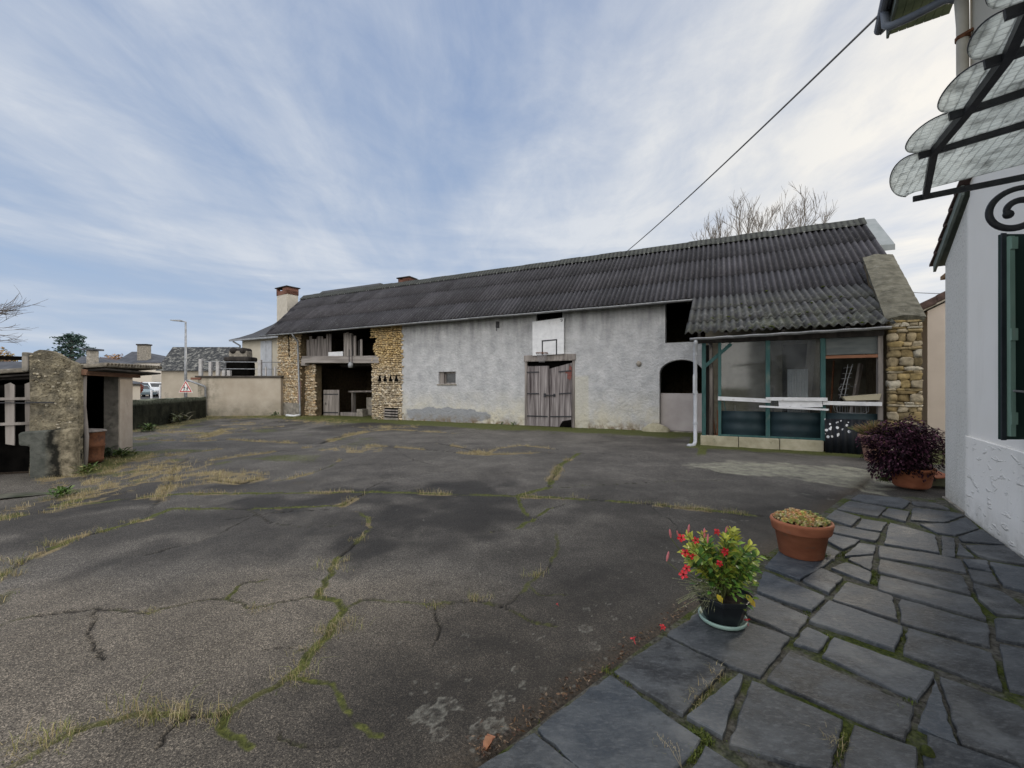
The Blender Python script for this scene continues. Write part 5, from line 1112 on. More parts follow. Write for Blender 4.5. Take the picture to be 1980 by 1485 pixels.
# ---------------------------------------------------------------- village beyond the low wall
o=thing('street_lamp','tall thin grey street lamp with short arm behind the low wall','street lamp',(AT(359,765,27)[0],27,.5),0)
zt_=HH+128/F*27-.5
MB().tube([(0,0,0),(0,0,2.),(0,0,zt_)],[.085,.075,.05],10).build('pole',m_zinc,o,smooth=True); MB().tube([(0,0,zt_-.02),(-.30,0,zt_+.05)],.035,8).build('arm',m_zinc,o,smooth=True)
MB().prism([(-.28,.0),(-.9,.06),(-.9,.11),(-.28,.10)],lambda u,v,w:(u,w,v),-.12,.12).build('lamp_head',m_zinc,o).location=(0,0,zt_)
# children warning sign
sx_,sy_,sz_=AT(359,751,24.5); s_=thing('warning_sign','triangular red-bordered warning sign with two children below the street lamp','sign',(sx_,sy_,.5),0)
MB().tube([(0,.04,0),(0,.04,sz_-.5+.3)],.03,8).build('post',m_zinc,s_,smooth=True)
zc=sz_-.5; R_=.47
m_red=M('sign_red',(.42,.035,.03),(.48,.05,.04),3,rough=.5,bump=0); m_sw=M('sign_white',(.72,.72,.70),(.78,.78,.77),3,rough=.5,bump=0)
tri=lambda r:[(r*math.cos(a),zc+r*math.sin(a)) for a in (PI/2,PI/2+2*PI/3,PI/2+4*PI/3)]
MB().prism(tri(R_),lambda u,v,w:(u,w,v),0,.02).build('plate',m_sw,s_); MB().prism(tri(R_*.90),lambda u,v,w:(u,w,v),-.004,0).build('red_border',m_red,s_); MB().prism(tri(R_*.66),lambda u,v,w:(u,w,v),-.008,-.004).build('white_face',m_sw,s_)
def fig(x,h): 
    mb=MB(); z=zc-.16; mb.box(x-.022,x+.022,-.013,-.009,z+h*.42,z+h*.80); mb.prism([(x+.03*math.cos(a),z+h*.90+.03*math.sin(a)) for a in [k*PI/4 for k in range(8)]],lambda u,v,w:(u,w,v),-.013,-.009)
    for q in (((x,z+h*.45),(x-.06,z)),((x,z+h*.45),(x+.05,z+.01)),((x,z+h*.72),(x-.07,z+h*.5)),((x,z+h*.72),(x+.07,z+h*.55))): mb.bar((q[0][0],-.011,q[0][1]),(q[1][0],-.011,q[1][1]),.004,.024,up=(1,0,0))
    return mb.build('child_figure',m_iron,s_)
fig(-.075,.34); fig(.10,.26)
# cars
m_glassc=M('car_glass',(.015,.018,.022),(.03,.034,.04),2,rough=.12,bump=0,spec=.6); m_tyre=M('tyre',(.012,.012,.012),(.02,.02,.02),5,bump=0)
def car(label,c,rz,paint,kind):
    o=thing('parked_car',label,'car',c,rz,'cars parked on the street'); W=.86
    if kind=='hatch': low=[(-1.95,.3),(1.95,.3),(2.0,.62),(1.85,.82),(1.0,.93),(-1.85,.95),(-1.98,.7)]; cab=[(-1.8,.94),(.95,.92),(.25,1.42),(-.9,1.5),(-1.55,1.42)]
    else: low=[(-2.2,.35),(2.2,.35),(2.25,.75),(2.0,1.0),(1.1,1.1),(-2.1,1.1),(-2.22,.8)]; cab=[(-2.1,1.09),(1.1,1.09),(.4,1.68),(-1.2,1.76),(-1.85,1.66)]
    MB().prism(low,lambda u,v,w:(u,w,v),-W,W).build('body',paint,o,bevel=.06)
    cx_=sum(p[0] for p in cab)/5; MB().prism(cab,lambda u,v,w:(u,w,v),-W*.86,W*.86).build('cabin',paint,o,bevel=.06)
    zb=cab[0][1]+.05; zt=cab[3][1]-.13
    sd=[(cab[0][0]+.28,zb),(cab[1][0]-.18,zb),(cab[2][0]-.05,zt),(cab[4][0]+.15,zt)]
    for sg in (-1,1): MB().prism(sd,lambda u,v,w:(u,w,v),sg*W*.862-.004,sg*W*.862+.004).build('side_window',m_glassc,o)
    for (p,q,sg) in ((cab[1],cab[2],1),(cab[0],cab[4],-1)):
        e=.012*sg; MB().add([(p[0]+(q[0]-p[0])*.12+e,-W*.74,p[1]+(q[1]-p[1])*.12),(p[0]+(q[0]-p[0])*.12+e,W*.74,p[1]+(q[1]-p[1])*.12),(p[0]+(q[0]-p[0])*.88+e,W*.7,p[1]+(q[1]-p[1])*.88),(p[0]+(q[0]-p[0])*.88+e,-W*.7,p[1]+(q[1]-p[1])*.88)],[(0,1,2,3)]).build('windscreen',m_glassc,o,solid=.01)
    for x in (low[0][0]+.75,low[1][0]-.75):
        for sg in (-1,1):
            wh=MB().tube([(x,sg*W-.1,.32),(x,sg*W+.03,.32)],.32,18).build('wheel',m_tyre,o); MB().tube([(x,sg*(W+.0)-.0,.32),(x,sg*(W+.04),.32)],.19,12).build('rim',m_zinc,wh)
    for sg in (-1,1):
        MB().box(low[2][0]-.06,low[2][0]+.02,sg*.62-.14,sg*.62+.14,.62,.76).build('headlight',m_sw,o); MB().box(low[6][0]-.02,low[6][0]+.05,sg*.66-.1,sg*.66+.1,.68,.85).build('tail_light',m_red,o)
    return o
pc=lambda a,b: M('car_paint',a,b,2,rough=.3,bump=0,spec=.5)
car('pale blue-grey hatchback parked at the left end of the car row',(*AT(270,760,49)[:2],.45),-.5,pc((.20,.26,.29),(.24,.30,.33)),'hatch')
car('large white car parked in the middle, right of the hatchback',(*AT(298,760,50.5)[:2],.50),-.5,pc((.62,.64,.68),(.68,.70,.73)),'suv')
car('dark car mostly hidden behind the large white car',(*AT(324,760,54)[:2],.5),-.3,pc((.02,.024,.03),(.03,.035,.04)),'suv')
car('dark car half hidden behind the warning sign',(*AT(352,758,50)[:2],.5),-.2,pc((.02,.022,.03),(.03,.035,.045)),'hatch')
for px,h,lb in ((310,1.35,'taller white marker post in front of the white car'),(293,.85,'short white marker post left of the taller one')):
    q=AT(px,765,42); o=thing('marker_post',lb,'post',(q[0],q[1],.5),0,'white street posts'); MB().lathe([(.10,0),(.10,h-.08),(.07,h),(.0,h)],n=10).build('post',m_white,o,smooth=True)
q=AT(349,749,46); o=thing('street_notice','small white notice board in front of the yellow shrub','sign',(q[0],q[1],.5),0); MB().box(-.42,.36,0,.05,.75,1.4).build('board',m_white,o); MB().box(-.4,-.34,.05,.1,0,1.3).build('post',m_zinc,o)
# houses
m_cream=M('far_cream_wall',(.52,.47,.40),(.60,.55,.48),.5,bump=.05); m_whitew=M('far_white_wall',(.62,.58,.52),(.70,.66,.60),.5,bump=.05); m_graydark=M('far_slate',(.045,.05,.06),(.085,.09,.105),1.5,bump=.2)
def lichroof():
    t=NT('lichen_slate'); v=t.co(); c=t.mix(t.ramp(t.noise(v,3.2,7,.72),[(.50,0.),(.60,1.)]),(.036,.038,.041),(.20,.20,.185)); return t.out(c,.9,t.bump(t.noise(v,6,5),.4,.05),.2)
def hip(name,label,px0,px1,pyw,pyr,Y,depth,wallm,roofm,rx0,rx1,hip_d=None,base=-.3,ov=.3):
    X0=(px0-CX)/F*Y; X1=(px1-CX)/F*Y; zw=HH+(HY-pyw)/F*Y; zr_=HH+(HY-pyr)/F*Y
    o=thing(name,label,'house',((X0+X1)/2,Y,0),0); w=(X1-X0)/2
    MB().box(-w,w,0,depth,base,zw).build('wall',wallm,o)
    hd=depth/2 if hip_d is None else hip_d; a=(rx0-CX)/F*(Y+hd)-(X0+X1)/2; b=(rx1-CX)/F*(Y+hd)-(X0+X1)/2; zr_=HH+(HY-pyr)/F*(Y+hd)
    vs=[(-w-ov,-ov,zw-.05),(w+ov,-ov,zw-.05),(w+ov,depth+ov,zw-.05),(-w-ov,depth+ov,zw-.05),(a,hd,zr_),(b,hd,zr_)]
    MB().add(vs,[(0,1,5,4),(1,2,5),(2,3,4,5),(3,0,4),(0,3,2,1)]).build('roof',roofm,o); return o,w,zw,zr_
o,w,zw,zr_=hip('stone_roof_house','low house with lichen-speckled slate roof behind the street lamp',312,470,716,671,40,7,M('stained_cream',(.33,.29,.23),(.45,.40,.33),.6,bump=.1,stain=((.2,.19,.16),.8,.6)),lichroof(),334,462,3.5)
o,w,zw,zr_=hip('white_village_house','white house with a dark pointed hip roof and one chimney',226,312,701,680,62,12,m_whitew,m_graydark,255,276,5)
ch=MB().box(-.7,.7,-.4,.4,0,2.6).build('chimney',m_conc,o); ch.location=((265-269)/F*62,1.2,HH+51/F*62); MB().box(-.8,.8,-.5,.5,2.45,2.65).build('chimney_cap',m_darkwood,ch)
hip('grey_roof_house','cream house with plain grey roof between the white house and stone-roofed house',285,318,705,694,75,9,m_cream,m_graydark,292,330,4)
o,w,zw,zr_=hip('small_village_house','dark-roofed house with a round pale chimney behind the outhouse roof',148,186,702,689,52,8,m_cream,m_graydark,158,176,3)
ch=MB().lathe([(.55,0),(.55,1.75),(.0,1.75)],n=14).build('chimney',m_conc,o,smooth=True); ch.location=((176-167)/F*52,.2,HH+44/F*52); MB().box(-.75,.75,-.7,.7,1.80,2.0).build('chimney_cap',m_graydark,ch)
hip('red_roof_house','low house with brown-red roof right of the round chimney',188,222,701,691,70,8,m_cream,m_btile,193,203,4)
hip('grey_roof_barn','long barn with plain grey roof seen over the dark boards',-160,66,738,699,21,6,m_cream,m_graydark,-150,62,3)
# foliage
def crown(mb,c,r,n,size,cols,seed,shell=.55,flat=1.,zmin=-1):
    rg=random.Random(seed)
    for k in range(n):
        while True:
            d=Vector((rg.gauss(0,1),rg.gauss(0,1),rg.gauss(0,1))).normalized()
            if d.z>zmin: break
        lump=.78+.34*mnoise.noise(d*2.1+Vector((seed,seed*.7,0)))+.12*mnoise.noise(d*6+Vector((seed,0,3)))
        q=rg.random()**(1-shell) if shell<1 else 1; q=max(q,.25)*lump
        p=Vector((c[0]+d.x*r[0]*q,c[1]+d.y*r[1]*q,c[2]+d.z*r[2]*q))
        sh=.55+.6*max(0,min(1,.5+.5*d.z))*q+rg.uniform(-.12,.2); col=rg.choice(cols)
        mb.card(p,size*rg.uniform(.6,1.4),size*rg.uniform(.35,.7)*flat,tuple(x*sh for x in col),(rg.gauss(0,1),rg.gauss(0,1),rg.gauss(0,.6)))
def tree(name,label,cat,c,r,n,size,cols,seed,trunk_h,trunk_r,z0=.0,**k):
    o=thing(name,label,cat,(c[0],c[1],z0),0)
    if trunk_r:
        mb=MB(); mb.tube([(0,0,-.2),(.05,0,trunk_h*.5),(0,.05,trunk_h+r[2]*.6)],[trunk_r,trunk_r*.8,trunk_r*.3],8)
        rg=random.Random(seed)
        for j in range(6): a=rg.uniform(0,6.28); mb.tube([(0,0,trunk_h*.8+j*.1),(math.cos(a)*r[0]*.6,math.sin(a)*r[1]*.6,trunk_h+r[2]*(.6+.1*j))],[trunk_r*.4,trunk_r*.1],5)
        mb.build('trunk',m_bark,o,smooth=True)
    mb=MB(); crown(mb,(0,0,trunk_h+r[2]),r,n,size,cols,seed,**k); mb.build('crown',m_leaf,o); return o
q=AT(220,700,80); tree('autumn_tree','round rusty-orange autumn tree behind the village roofs','tree',q,(2.7,2.7,2.0),1500,.42,[(.26,.15,.08),(.32,.20,.11),(.22,.13,.08)],3,4.3,.25)
q=AT(2,700,40); tree('autumn_tree','yellow and orange autumn tree at the left edge of the picture','tree',q,(1.5,1.5,1.8),1500,.24,[(.30,.20,.07),(.20,.16,.08),(.26,.13,.06),(.16,.14,.09),(.34,.24,.08)],5,2.0,.2)
q=AT(266,745,46); tree('red_shrub','bright red autumn shrub beside the parked cars','shrub',q,(.62,.6,1.0),700,.2,[(.30,.05,.035),(.36,.09,.05),(.24,.07,.03)],6,.0,0,.5)
q=AT(302,740,56); tree('dark_shrub','dark green clipped shrub against the white house','shrub',q,(.65,.6,.95),600,.2,[(.02,.04,.02),(.035,.06,.03)],7,.0,0,.6)
q=AT(345,748,47.); tree('yellow_shrub','wide yellow-green shrub behind the warning sign','shrub',q,(1.65,1.,.95),1500,.17,[(.16,.16,.03),(.24,.21,.05),(.10,.12,.03),(.28,.17,.06)],8,.0,0,.5)
# layered dark cedar
q=AT(138,700,60); o=thing('cedar_tree','dark green cedar with flat layered branches behind the shed','tree',(q[0],q[1],0),0)
MB().tube([(0,0,-.3),(0,0,5),(.1,0,8.8)],[.45,.3,.06],8).build('trunk',m_bark,o,smooth=True)
mb=MB(); rg=random.Random(9)
for k in range(46):
    z=4.2+5.1*(k/46); R_=2.9*(1-((z-4.6)/5.1)**2*.72) if z>4.6 else 2.6; a=k*2.4; rr_=R_*rg.uniform(.5,1.)
    for j in range(70):
        f=rg.random()**.6; p=(math.cos(a)*rr_*f+rg.gauss(0,.32),math.sin(a)*rr_*f+rg.gauss(0,.32),z-.22*f+rg.gauss(0,.10)); sh=rg.uniform(.5,1.3)*(.7+.5*f)
        mb.card(p,rg.uniform(.25,.5),rg.uniform(.1,.22),tuple(x*sh for x in rg.choice([(.020,.050,.040),(.030,.065,.050),(.045,.085,.065)])),(rg.gauss(0,1),rg.gauss(0,1),rg.gauss(0,.25)))
mb.build('crown',m_leaf,o)
# bare trees
def branch(mb,p,d,L,r,depth,rg,up=.25,spread=.5,minr=.004):
    n=4; pts=[p]; q=Vector(p); dd=Vector(d).normalized(); rad=[r]
    for i in range(n):
        dd=(dd+Vector((rg.gauss(0,.11),rg.gauss(0,.11),rg.gauss(0,.06)+up*.12))).normalized(); q=q+dd*L/n; pts.append(q.copy()); rad.append(r*(1-.5*(i+1)/n))
    mb.tube(pts,rad,5 if r>.03 else 4,cap=False)
    if depth>0:
        k=rg.choice([3,4,4]) 
        for j in range(k):
            t=rg.uniform(.3,1.) if j else 1.; i=min(n-1,int(t*n)); pp=pts[i]+(pts[min(n,i+1)]-pts[i])*(t*n-i)
            nd=(dd+Vector((rg.gauss(0,spread),rg.gauss(0,spread),rg.gauss(0,spread*.6)+up))).normalized()
            branch(mb,pp,nd,L*rg.uniform(.5,.78),max(minr,r*rg.uniform(.42,.6)),depth-1,rg,up,spread,minr)
m_twig=M('pale_twigs',(.17,.15,.135),(.28,.25,.225),6,bump=0)
q=AT(1447,640,27); o=thing('bare_tree','bare pollarded tree with pale twigs rising behind the barn ridge','tree',(q[0],q[1],0),0)
MB().tube([(0,0,-.2),(0,0,3),(.1,0,6.5)],[.35,.3,.26],10).build('trunk',m_bark,o,smooth=True)
mb=MB(); rg=random.Random(31)
for px,py,sp in ((1330,462,0),(1362,432,0),(1395,405,0),(1420,388,0),(1440,384,0),(1462,396,0),(1490,392,0),(1515,390,0),(1545,385,0),(1562,378,0),(1590,398,0),(1345,450,0),(1380,425,0),(1430,400,0),(1450,410,0),(1500,415,0),(1530,425,0),(1575,400,0),(1600,425,0),(1405,420,0),(1475,405,0),(1535,410,0)):
    tx,_,tz=AT(px,py,27); tip=Vector((tx-q[0],rg.uniform(-1.5,1.5),tz)); base=Vector((tip.x*.40,tip.y*.4,6.2)); d=tip-base; mid=base+d*.5+Vector((tip.x*.06,0,-.1))
    mb.tube([(0,0,5.4),base,mid],[.16,.11,.075],6,cap=False); branch(mb,mid,(tip-mid).normalized(),(tip-mid).length*.48,.05,3,rg,.30,.38,.012)
mb.build('branches',m_twig,o)
q=AT(-130,640,24); o=thing('bare_tree','bare tree reaching thin twigs in from the left edge','tree',(q[0],q[1],0),0)
MB().tube([(0,0,-.2),(.1,0,2.5),(.2,0,5.2)],[.3,.26,.16],10).build('trunk',m_bark,o,smooth=True)
mb=MB(); rg=random.Random(77)
for px,py in ((18,585),(55,632),(35,620),(5,600),(45,612),(10,640),(-30,560)):
    tx,_,tz=AT(px,py,24); tip=Vector((tx-q[0],rg.uniform(-.8,.8),tz)); base=Vector((.25,0,tz-1.2)); d=tip-base; branch(mb,base,d.normalized(),d.length*.44,.045,3,rg,.03,.34,.010)
mb.build('branches',m_bark,o)
# ---------------------------------------------------------------- potted plants
def gpt(px,py,z=0): return G(px,py,z)
# red flowering plant in an octagonal pot
fx,fy=gpt(1397,1200,.035); fp=thing('flower_pot','octagonal black pot with pale green saucer standing on the slate edge','flower pot',(fx,fy,.036),.35)
MB().lathe([(.0,.0),(.118,.0),(.140,.012),(.146,.034),(.138,.036),(.126,.016),(.0,.014)],n=40).build('saucer',M('pale_green_plastic',(.22,.33,.29),(.28,.39,.35),4,rough=.5,bump=.05),fp,smooth=True)
r8=lambda r:r; mb=MB(); mb.lathe([(.0,.014),(.112,.014),(.165,.160),(.180,.162),(.183,.190),(.170,.190),(.160,.160),(.0,.155)],n=8); mb.build('pot',M('black_plastic',(.006,.008,.010),(.014,.017,.02),5,rough=.35,bump=.05,spec=.5),fp,bevel=.003)
MB().lathe([(.0,.168),(.158,.156)],n=8).build('soil',m_soil,fp)
pl=thing('flowering_plant','bushy plant with red trumpet flowers growing from the black octagonal pot','plant',(fx,fy,.20),.35)
pl['label']='bushy plant with red trumpet flowers growing from the black octagonal pot'
rg=random.Random(55); stems=MB(); lv=MB(); GRN=[(.10,.22,.035),(.15,.29,.045),(.22,.35,.055),(.30,.38,.06),(.06,.14,.03)]; YEL=[(.44,.44,.06),(.38,.40,.07),(.33,.37,.055)]
Mi=Matrix.Rotation(-.35,3,'Z')
tips=[(-.30,.36),(-.24,.33),(-.17,.41),(-.10,.36),(-.03,.40),(.02,.45),(.06,.42),(.11,.38),(.17,.31),(.23,.26),(.26,.20),(.20,.21),(-.14,.25),(-.22,.20),(.0,.30),(.10,.25),(.04,.20),(-.06,.22),(.16,.15),(-.1,.14),(.24,.14),(.07,.13),(-.22,.36),(-.27,.28),(-.19,.30),(-.12,.31),(-.16,.18),(.12,.33),(.19,.27),(.05,.36),(.14,.21)]
tipw=[]
for tx,tz in tips:
    ty=rg.uniform(-.16,.16); tip=Mi@Vector((tx*.9,ty,tz)); b=Vector((rg.uniform(-.05,.05),rg.uniform(-.05,.05),-.03)); md=b*.45+tip*.55+Vector((0,0,.05)); pts=[b,b*.7+md*.3+Vector((0,0,.04)),md,tip]
    stems.tube(pts,[.006,.005,.0035,.002],5); tipw.append((tip,(tip-md).normalized(),tx))
    m=18
    for j in range(m):
        t=.30+.70*j/(m-1); p=md+(tip-md)*((t-.5)*2) if t>.5 else pts[1]+(md-pts[1])*((t-.25)*4 if t>.25 else 0)
        for sg in (0,1):
            a=j*1.57+sg*PI+rg.uniform(-.3,.3); dr=(tip-md).normalized(); ox=dr.orthogonal().normalized(); ox=Matrix.Rotation(a,3,dr)@ox
            top=t>.8 and tx<.12; L=rg.uniform(.024,.058)*(1.0 if top else 1.25); c=rg.choice(YEL if (top or (rg.random()<.25 and tx<.1)) else GRN); sh=rg.uniform(.7,1.25)
            lv.leaf(p+ox*.006,ox+dr*(.9 if top else .35)+Vector((0,0,rg.uniform(.0,.5))),dr*.5+Vector((0,-.25,.8)),L,L*rg.uniform(.5,.7),tuple(q_*sh for q_ in c),rg.uniform(.1,.3),rg.uniform(-.1,.2))
stems.build('stems',M('green_stems',(.05,.07,.02),(.10,.11,.035),8,bump=0),pl,smooth=True); 
for j in range(110):
    a=rg.uniform(0,2*PI); r_=rg.uniform(.03,.17); p=Vector((r_*math.cos(a),r_*math.sin(a),rg.uniform(.0,.17))); c=rg.choice(GRN); sh=rg.uniform(.55,1.1); lv.leaf(p,Vector((math.cos(a),math.sin(a),rg.uniform(-.1,.5))),(0,-.2,1),rg.uniform(.034,.056),rg.uniform(.02,.032),tuple(q_*sh for q_ in c),.2,.15)
for tx,ty,tz,c in ((-.10,-.13,.07,(.42,.33,.03)),(.10,-.13,.045,(.40,.28,.03)),(.045,-.13,.02,(.14,.2,.03)),(.07,-.15,.08,(.30,.27,.03))): p=Mi@Vector((tx,ty,tz)); lv.leaf(p,Mi@Vector((.3,-.5,-.5)),Vector((0,-.6,.7)),.055,.045,c,.05,.1)
lv.build('leaves',m_leaf,pl)
RED=[(.55,.014,.022),(.45,.008,.016),(.62,.03,.045)]
def flower(mb,p,d,s,rg):
    d=Vector(d).normalized(); ox=d.orthogonal().normalized(); oy=d.cross(ox); p=Vector(p)
    mb.tube([p,p+d*s*.55,p+d*s],[s*.05,s*.09,s*.2],7,(.50,.06,.07),cap=False); c0=p+d*s
    for k in range(5):
        a=k*2*PI/5; u=ox*math.cos(a)+oy*math.sin(a); v=ox*math.cos(a+1.1)+oy*math.sin(a+1.1); c=rg.choice(RED)
        mb.add([c0+u*s*.12,c0+u*s*.50+d*s*.12,c0+(u+v).normalized()*s*.62-d*s*.02,c0+v*s*.38+d*s*.05],[(0,1,2,3)],c)
def bud(mb,p,d,s): 
    p=Vector(p); d=Vector(d).normalized(); mb.tube([p,p+d*s*.4,p+d*s*.8,p+d*s],[s*.05,s*.13,s*.10,.001],6,(.50,.16,.17))
fl=[(1345,1045,-.12),(1325,1068,-.1),(1340,1075,-.16),(1318,1040,-.05),(1328,1100,-.18),(1322,1112,-.2),(1385,1030,.0),(1398,1065,-.13),(1390,1090,-.16)]
def onpl(px,py,off):   # plant-frame point on the sight line at the plant's distance
    Y=fy+off; w_=Vector(((px-CX)/F*Y-fx,off,HH+(HY-py)/F*Y-.20)); return Mi@w_
for px,py,off in fl:
    mb=MB(); p=onpl(px,py,off*.6); dr=Vector((p.x*1.2,p.y*.8-.35,rg.uniform(.0,.35))); mb.tube([p-dr.normalized()*.03,p*.75+Vector((0,0,-.01)),p*.45+Vector((0,0,.02))],.0022,4,(.10,.13,.03),cap=False); flower(mb,p-dr.normalized()*.03,dr,rg.uniform(.038,.050),rg); mb.build('flower',m_leaf,pl)
mb=MB()
for px,py in ((1297,1030),(1289,1075),(1312,1028),(1362,1030),(1368,1040),(1410,1022),(1403,1024),(1330,1022)): q0=onpl(px,py+10,rg.uniform(-.08,.05)); mb.tube([q0,q0*.75+Vector((0,0,-.02)),q0*.45],.002,4,(.10,.13,.03),cap=False); bud(mb,q0,Vector((rg.uniform(-.4,.2),-.1,1)),rg.uniform(.05,.07))
mb.build('flower_buds',m_leaf,pl)['kind']='stuff'
mb=MB()
for k in range(70):
    b=Mi@Vector((rg.uniform(-.12,-.04),rg.uniform(-.12,.02),.0)); e=Mi@Vector((rg.uniform(-.36,-.08),rg.uniform(-.22,.05),rg.uniform(-.06,.14))); md=(b+e)/2+Vector((0,0,.05)); mb.tube([b,md,e],[.0016,.0013,.001],3,(.17,.18,.10),cap=False)
    for j in range(5): t=rg.random(); mb.card(md+(e-md)*t,.009,.006,(.24,.25,.15))
mb.build('wispy_weed',m_leaf,pl)
GF='red flowers fallen from the plant'
for px,py,lb in ((1447,1216,'red fallen flower on the slate right of the green saucer'),(1229,1252,'open red fallen flower on the asphalt at the slate edge'),(1277,1224,'small red fallen flower at the slate edge, nearest the pot'),(1080,1177,'tiny red petal alone out on the asphalt')):
    x,y=gpt(px,py,.03 if px>1400 else .0); o=MB(); flower(o,(0,0,.012),(rg.uniform(-.5,.5),rg.uniform(-.5,.5),.35),.036 if px>1100 else .018,rg); o=o.build('fallen_flower',m_leaf); o.location=(x,y,.036 if px>1400 else .006); tag(o,lb,'flower',GF)
x,y=gpt(932,1462); mb=MB(); mb.leaf((0,0,.01),(1,.3,.35),(0,0,1),.075,.06,(.30,.13,.07),.5,-.5); mb.leaf((.02,0,.02),(.7,.6,.5),(0,0,1),.05,.05,(.36,.18,.10),.6,-.4); o=mb.build('dry_leaf',m_leaf); o.location=(x,y,0); tag(o,'curled brown dry leaf at the lower end of the slate edge','leaf')
x,y=gpt(1793,1457,.03); mb=MB(); mb.blob((0,0,.008),(.026,.023,.030),4,.15,14,10); o=mb.build('moss_clump',m_moss,smooth=True); o.location=(x,y,.025); tag(o,'round dark green moss clump on the slates at the bottom right','moss')
# terracotta pot of stonecrop
tx_,ty_=gpt(1549,1072,.035); tp=thing('terracotta_pot','round terracotta pot with thick rim standing on the slates','flower pot',(tx_,ty_,.036),0)
MB().lathe([(.0,.0),(.160,.0),(.172,.01),(.206,.215),(.226,.220),(.232,.235),(.240,.285),(.246,.300),(.240,.318),(.222,.318),(.214,.29),(.0,.29)],n=48).build('pot',m_terra,tp,smooth=True)
MB().lathe([(.0,.315),(.10,.31),(.215,.298)],n=24).build('soil',m_soil,tp,smooth=True)
sd_=thing('stonecrop','low stonecrop with yellow-green and orange rosettes filling the terracotta pot','plant',(tx_,ty_,.355),0)
mb=MB(); rg=random.Random(66)
for k in range(620):
    a=rg.uniform(0,2*PI); r_=.212*math.sqrt(rg.random()); X_,Y_=r_*math.cos(a),r_*math.sin(a); hz=-.012+.07*max(0,1-(r_/.22)**2)+.022*mnoise.noise((X_*14,Y_*14,2))+rg.uniform(-.008,.008)
    c=rg.choice([(.56,.48,.16),(.44,.46,.14),(.62,.36,.16),(.64,.46,.26),(.58,.52,.30),(.62,.30,.14)]) if X_<.10+rg.uniform(-.06,.06) else rg.choice([(.26,.32,.10),(.13,.18,.06),(.50,.46,.2)])
    rr_=rg.uniform(.007,.014); sh=rg.uniform(.6,1.25); mb.blob((X_,Y_,hz),(rr_,rr_,rr_*.8),k,.5,6,4,tuple(x*sh for x in c))
    for j in range(5):
        b=j*1.26+k; u=Vector((math.cos(b),math.sin(b),.45)); sh2=sh*rg.uniform(.7,1.2); mb.leaf((X_,Y_,hz),u,(0,0,1),rr_*1.9,rr_*1.1,tuple(x*sh2 for x in c),.3,-.2)
mb.build('rosettes',m_leaf,sd_)
mb=MB()
for k in range(120):
    a=rg.uniform(0,2*PI); r_=rg.uniform(.17,.222); mb.card((r_*math.cos(a),r_*math.sin(a),-.015+rg.uniform(0,.05)),rg.uniform(.02,.05),.004,rg.choice([(.09,.13,.04),(.20,.19,.08),(.30,.15,.08)]),(rg.gauss(0,.5)+math.cos(a),rg.gauss(0,.5)+math.sin(a),rg.gauss(.3,.6)))
mb.build('trailing_sprigs',m_leaf,sd_)
# purple shrub in a big pot at the house corner
bx_,by_=gpt(1762,941); bp=thing('large_planter','broad terracotta planter under the purple shrub','flower pot',(bx_,by_,0),0)
MB().lathe([(.0,.0),(.20,.0),(.225,.03),(.27,.26),(.29,.27),(.29,.31),(.26,.31),(.25,.27),(.0,.26)],n=40).build('pot',m_terra,bp,smooth=True)
MB().lathe([(.0,.28),(.26,.27)],n=24).build('soil',m_soil,bp)
m_pleaf=M('purple_leaves',(1,1,1),(1,1,1),25,usecol=True,rough=.75,bump=0,spec=.12)
ps=thing('purple_shrub','dense dark purple shrub spreading over its planter at the house corner','shrub',(bx_,by_,.27),0)
mb=MB(); rg=random.Random(71)
for j in range(22): a=rg.uniform(0,6.28); mb.tube([(0,0,0),(math.cos(a)*.15,math.sin(a)*.15,.2),(math.cos(a)*rg.uniform(.2,.42),math.sin(a)*rg.uniform(.2,.42),rg.uniform(.1,.7))],[.014,.008,.003],5)
mb.build('stems',m_bark,ps)
mb=MB()
for k in range(7800):
    d=Vector((rg.gauss(0,1),rg.gauss(0,1),rg.gauss(0,1))).normalized(); ang=math.atan2(d.y,d.x)
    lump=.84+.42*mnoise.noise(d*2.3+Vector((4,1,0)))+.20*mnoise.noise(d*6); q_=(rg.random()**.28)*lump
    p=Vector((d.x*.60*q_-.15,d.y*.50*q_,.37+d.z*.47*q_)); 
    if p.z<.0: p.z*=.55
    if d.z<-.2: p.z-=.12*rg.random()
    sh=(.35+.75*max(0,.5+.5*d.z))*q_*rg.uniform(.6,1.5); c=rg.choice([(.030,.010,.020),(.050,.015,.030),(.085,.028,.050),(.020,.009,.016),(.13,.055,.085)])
    mb.leaf(p,Vector((d.x,d.y,-.25+.5*d.z+rg.gauss(0,.3)))+Vector((rg.gauss(0,.4),rg.gauss(0,.4),0)),(0,0,1),rg.uniform(.032,.056),rg.uniform(.022,.034),tuple(x*sh for x in c),.2,.3)
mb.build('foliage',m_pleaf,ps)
ax,ay=Hw(-.35,-.10); o=tree('purple_bush','second smaller purple bush squeezed against the white house corner','shrub',(ax+.1,ay+.3),(.36,.34,.40),1300,.05,[(.035,.014,.026),(.06,.025,.04),(.022,.011,.018),(.09,.05,.065)],81,.0,0,.30,shell=.7)
o.children[0].name='foliage'
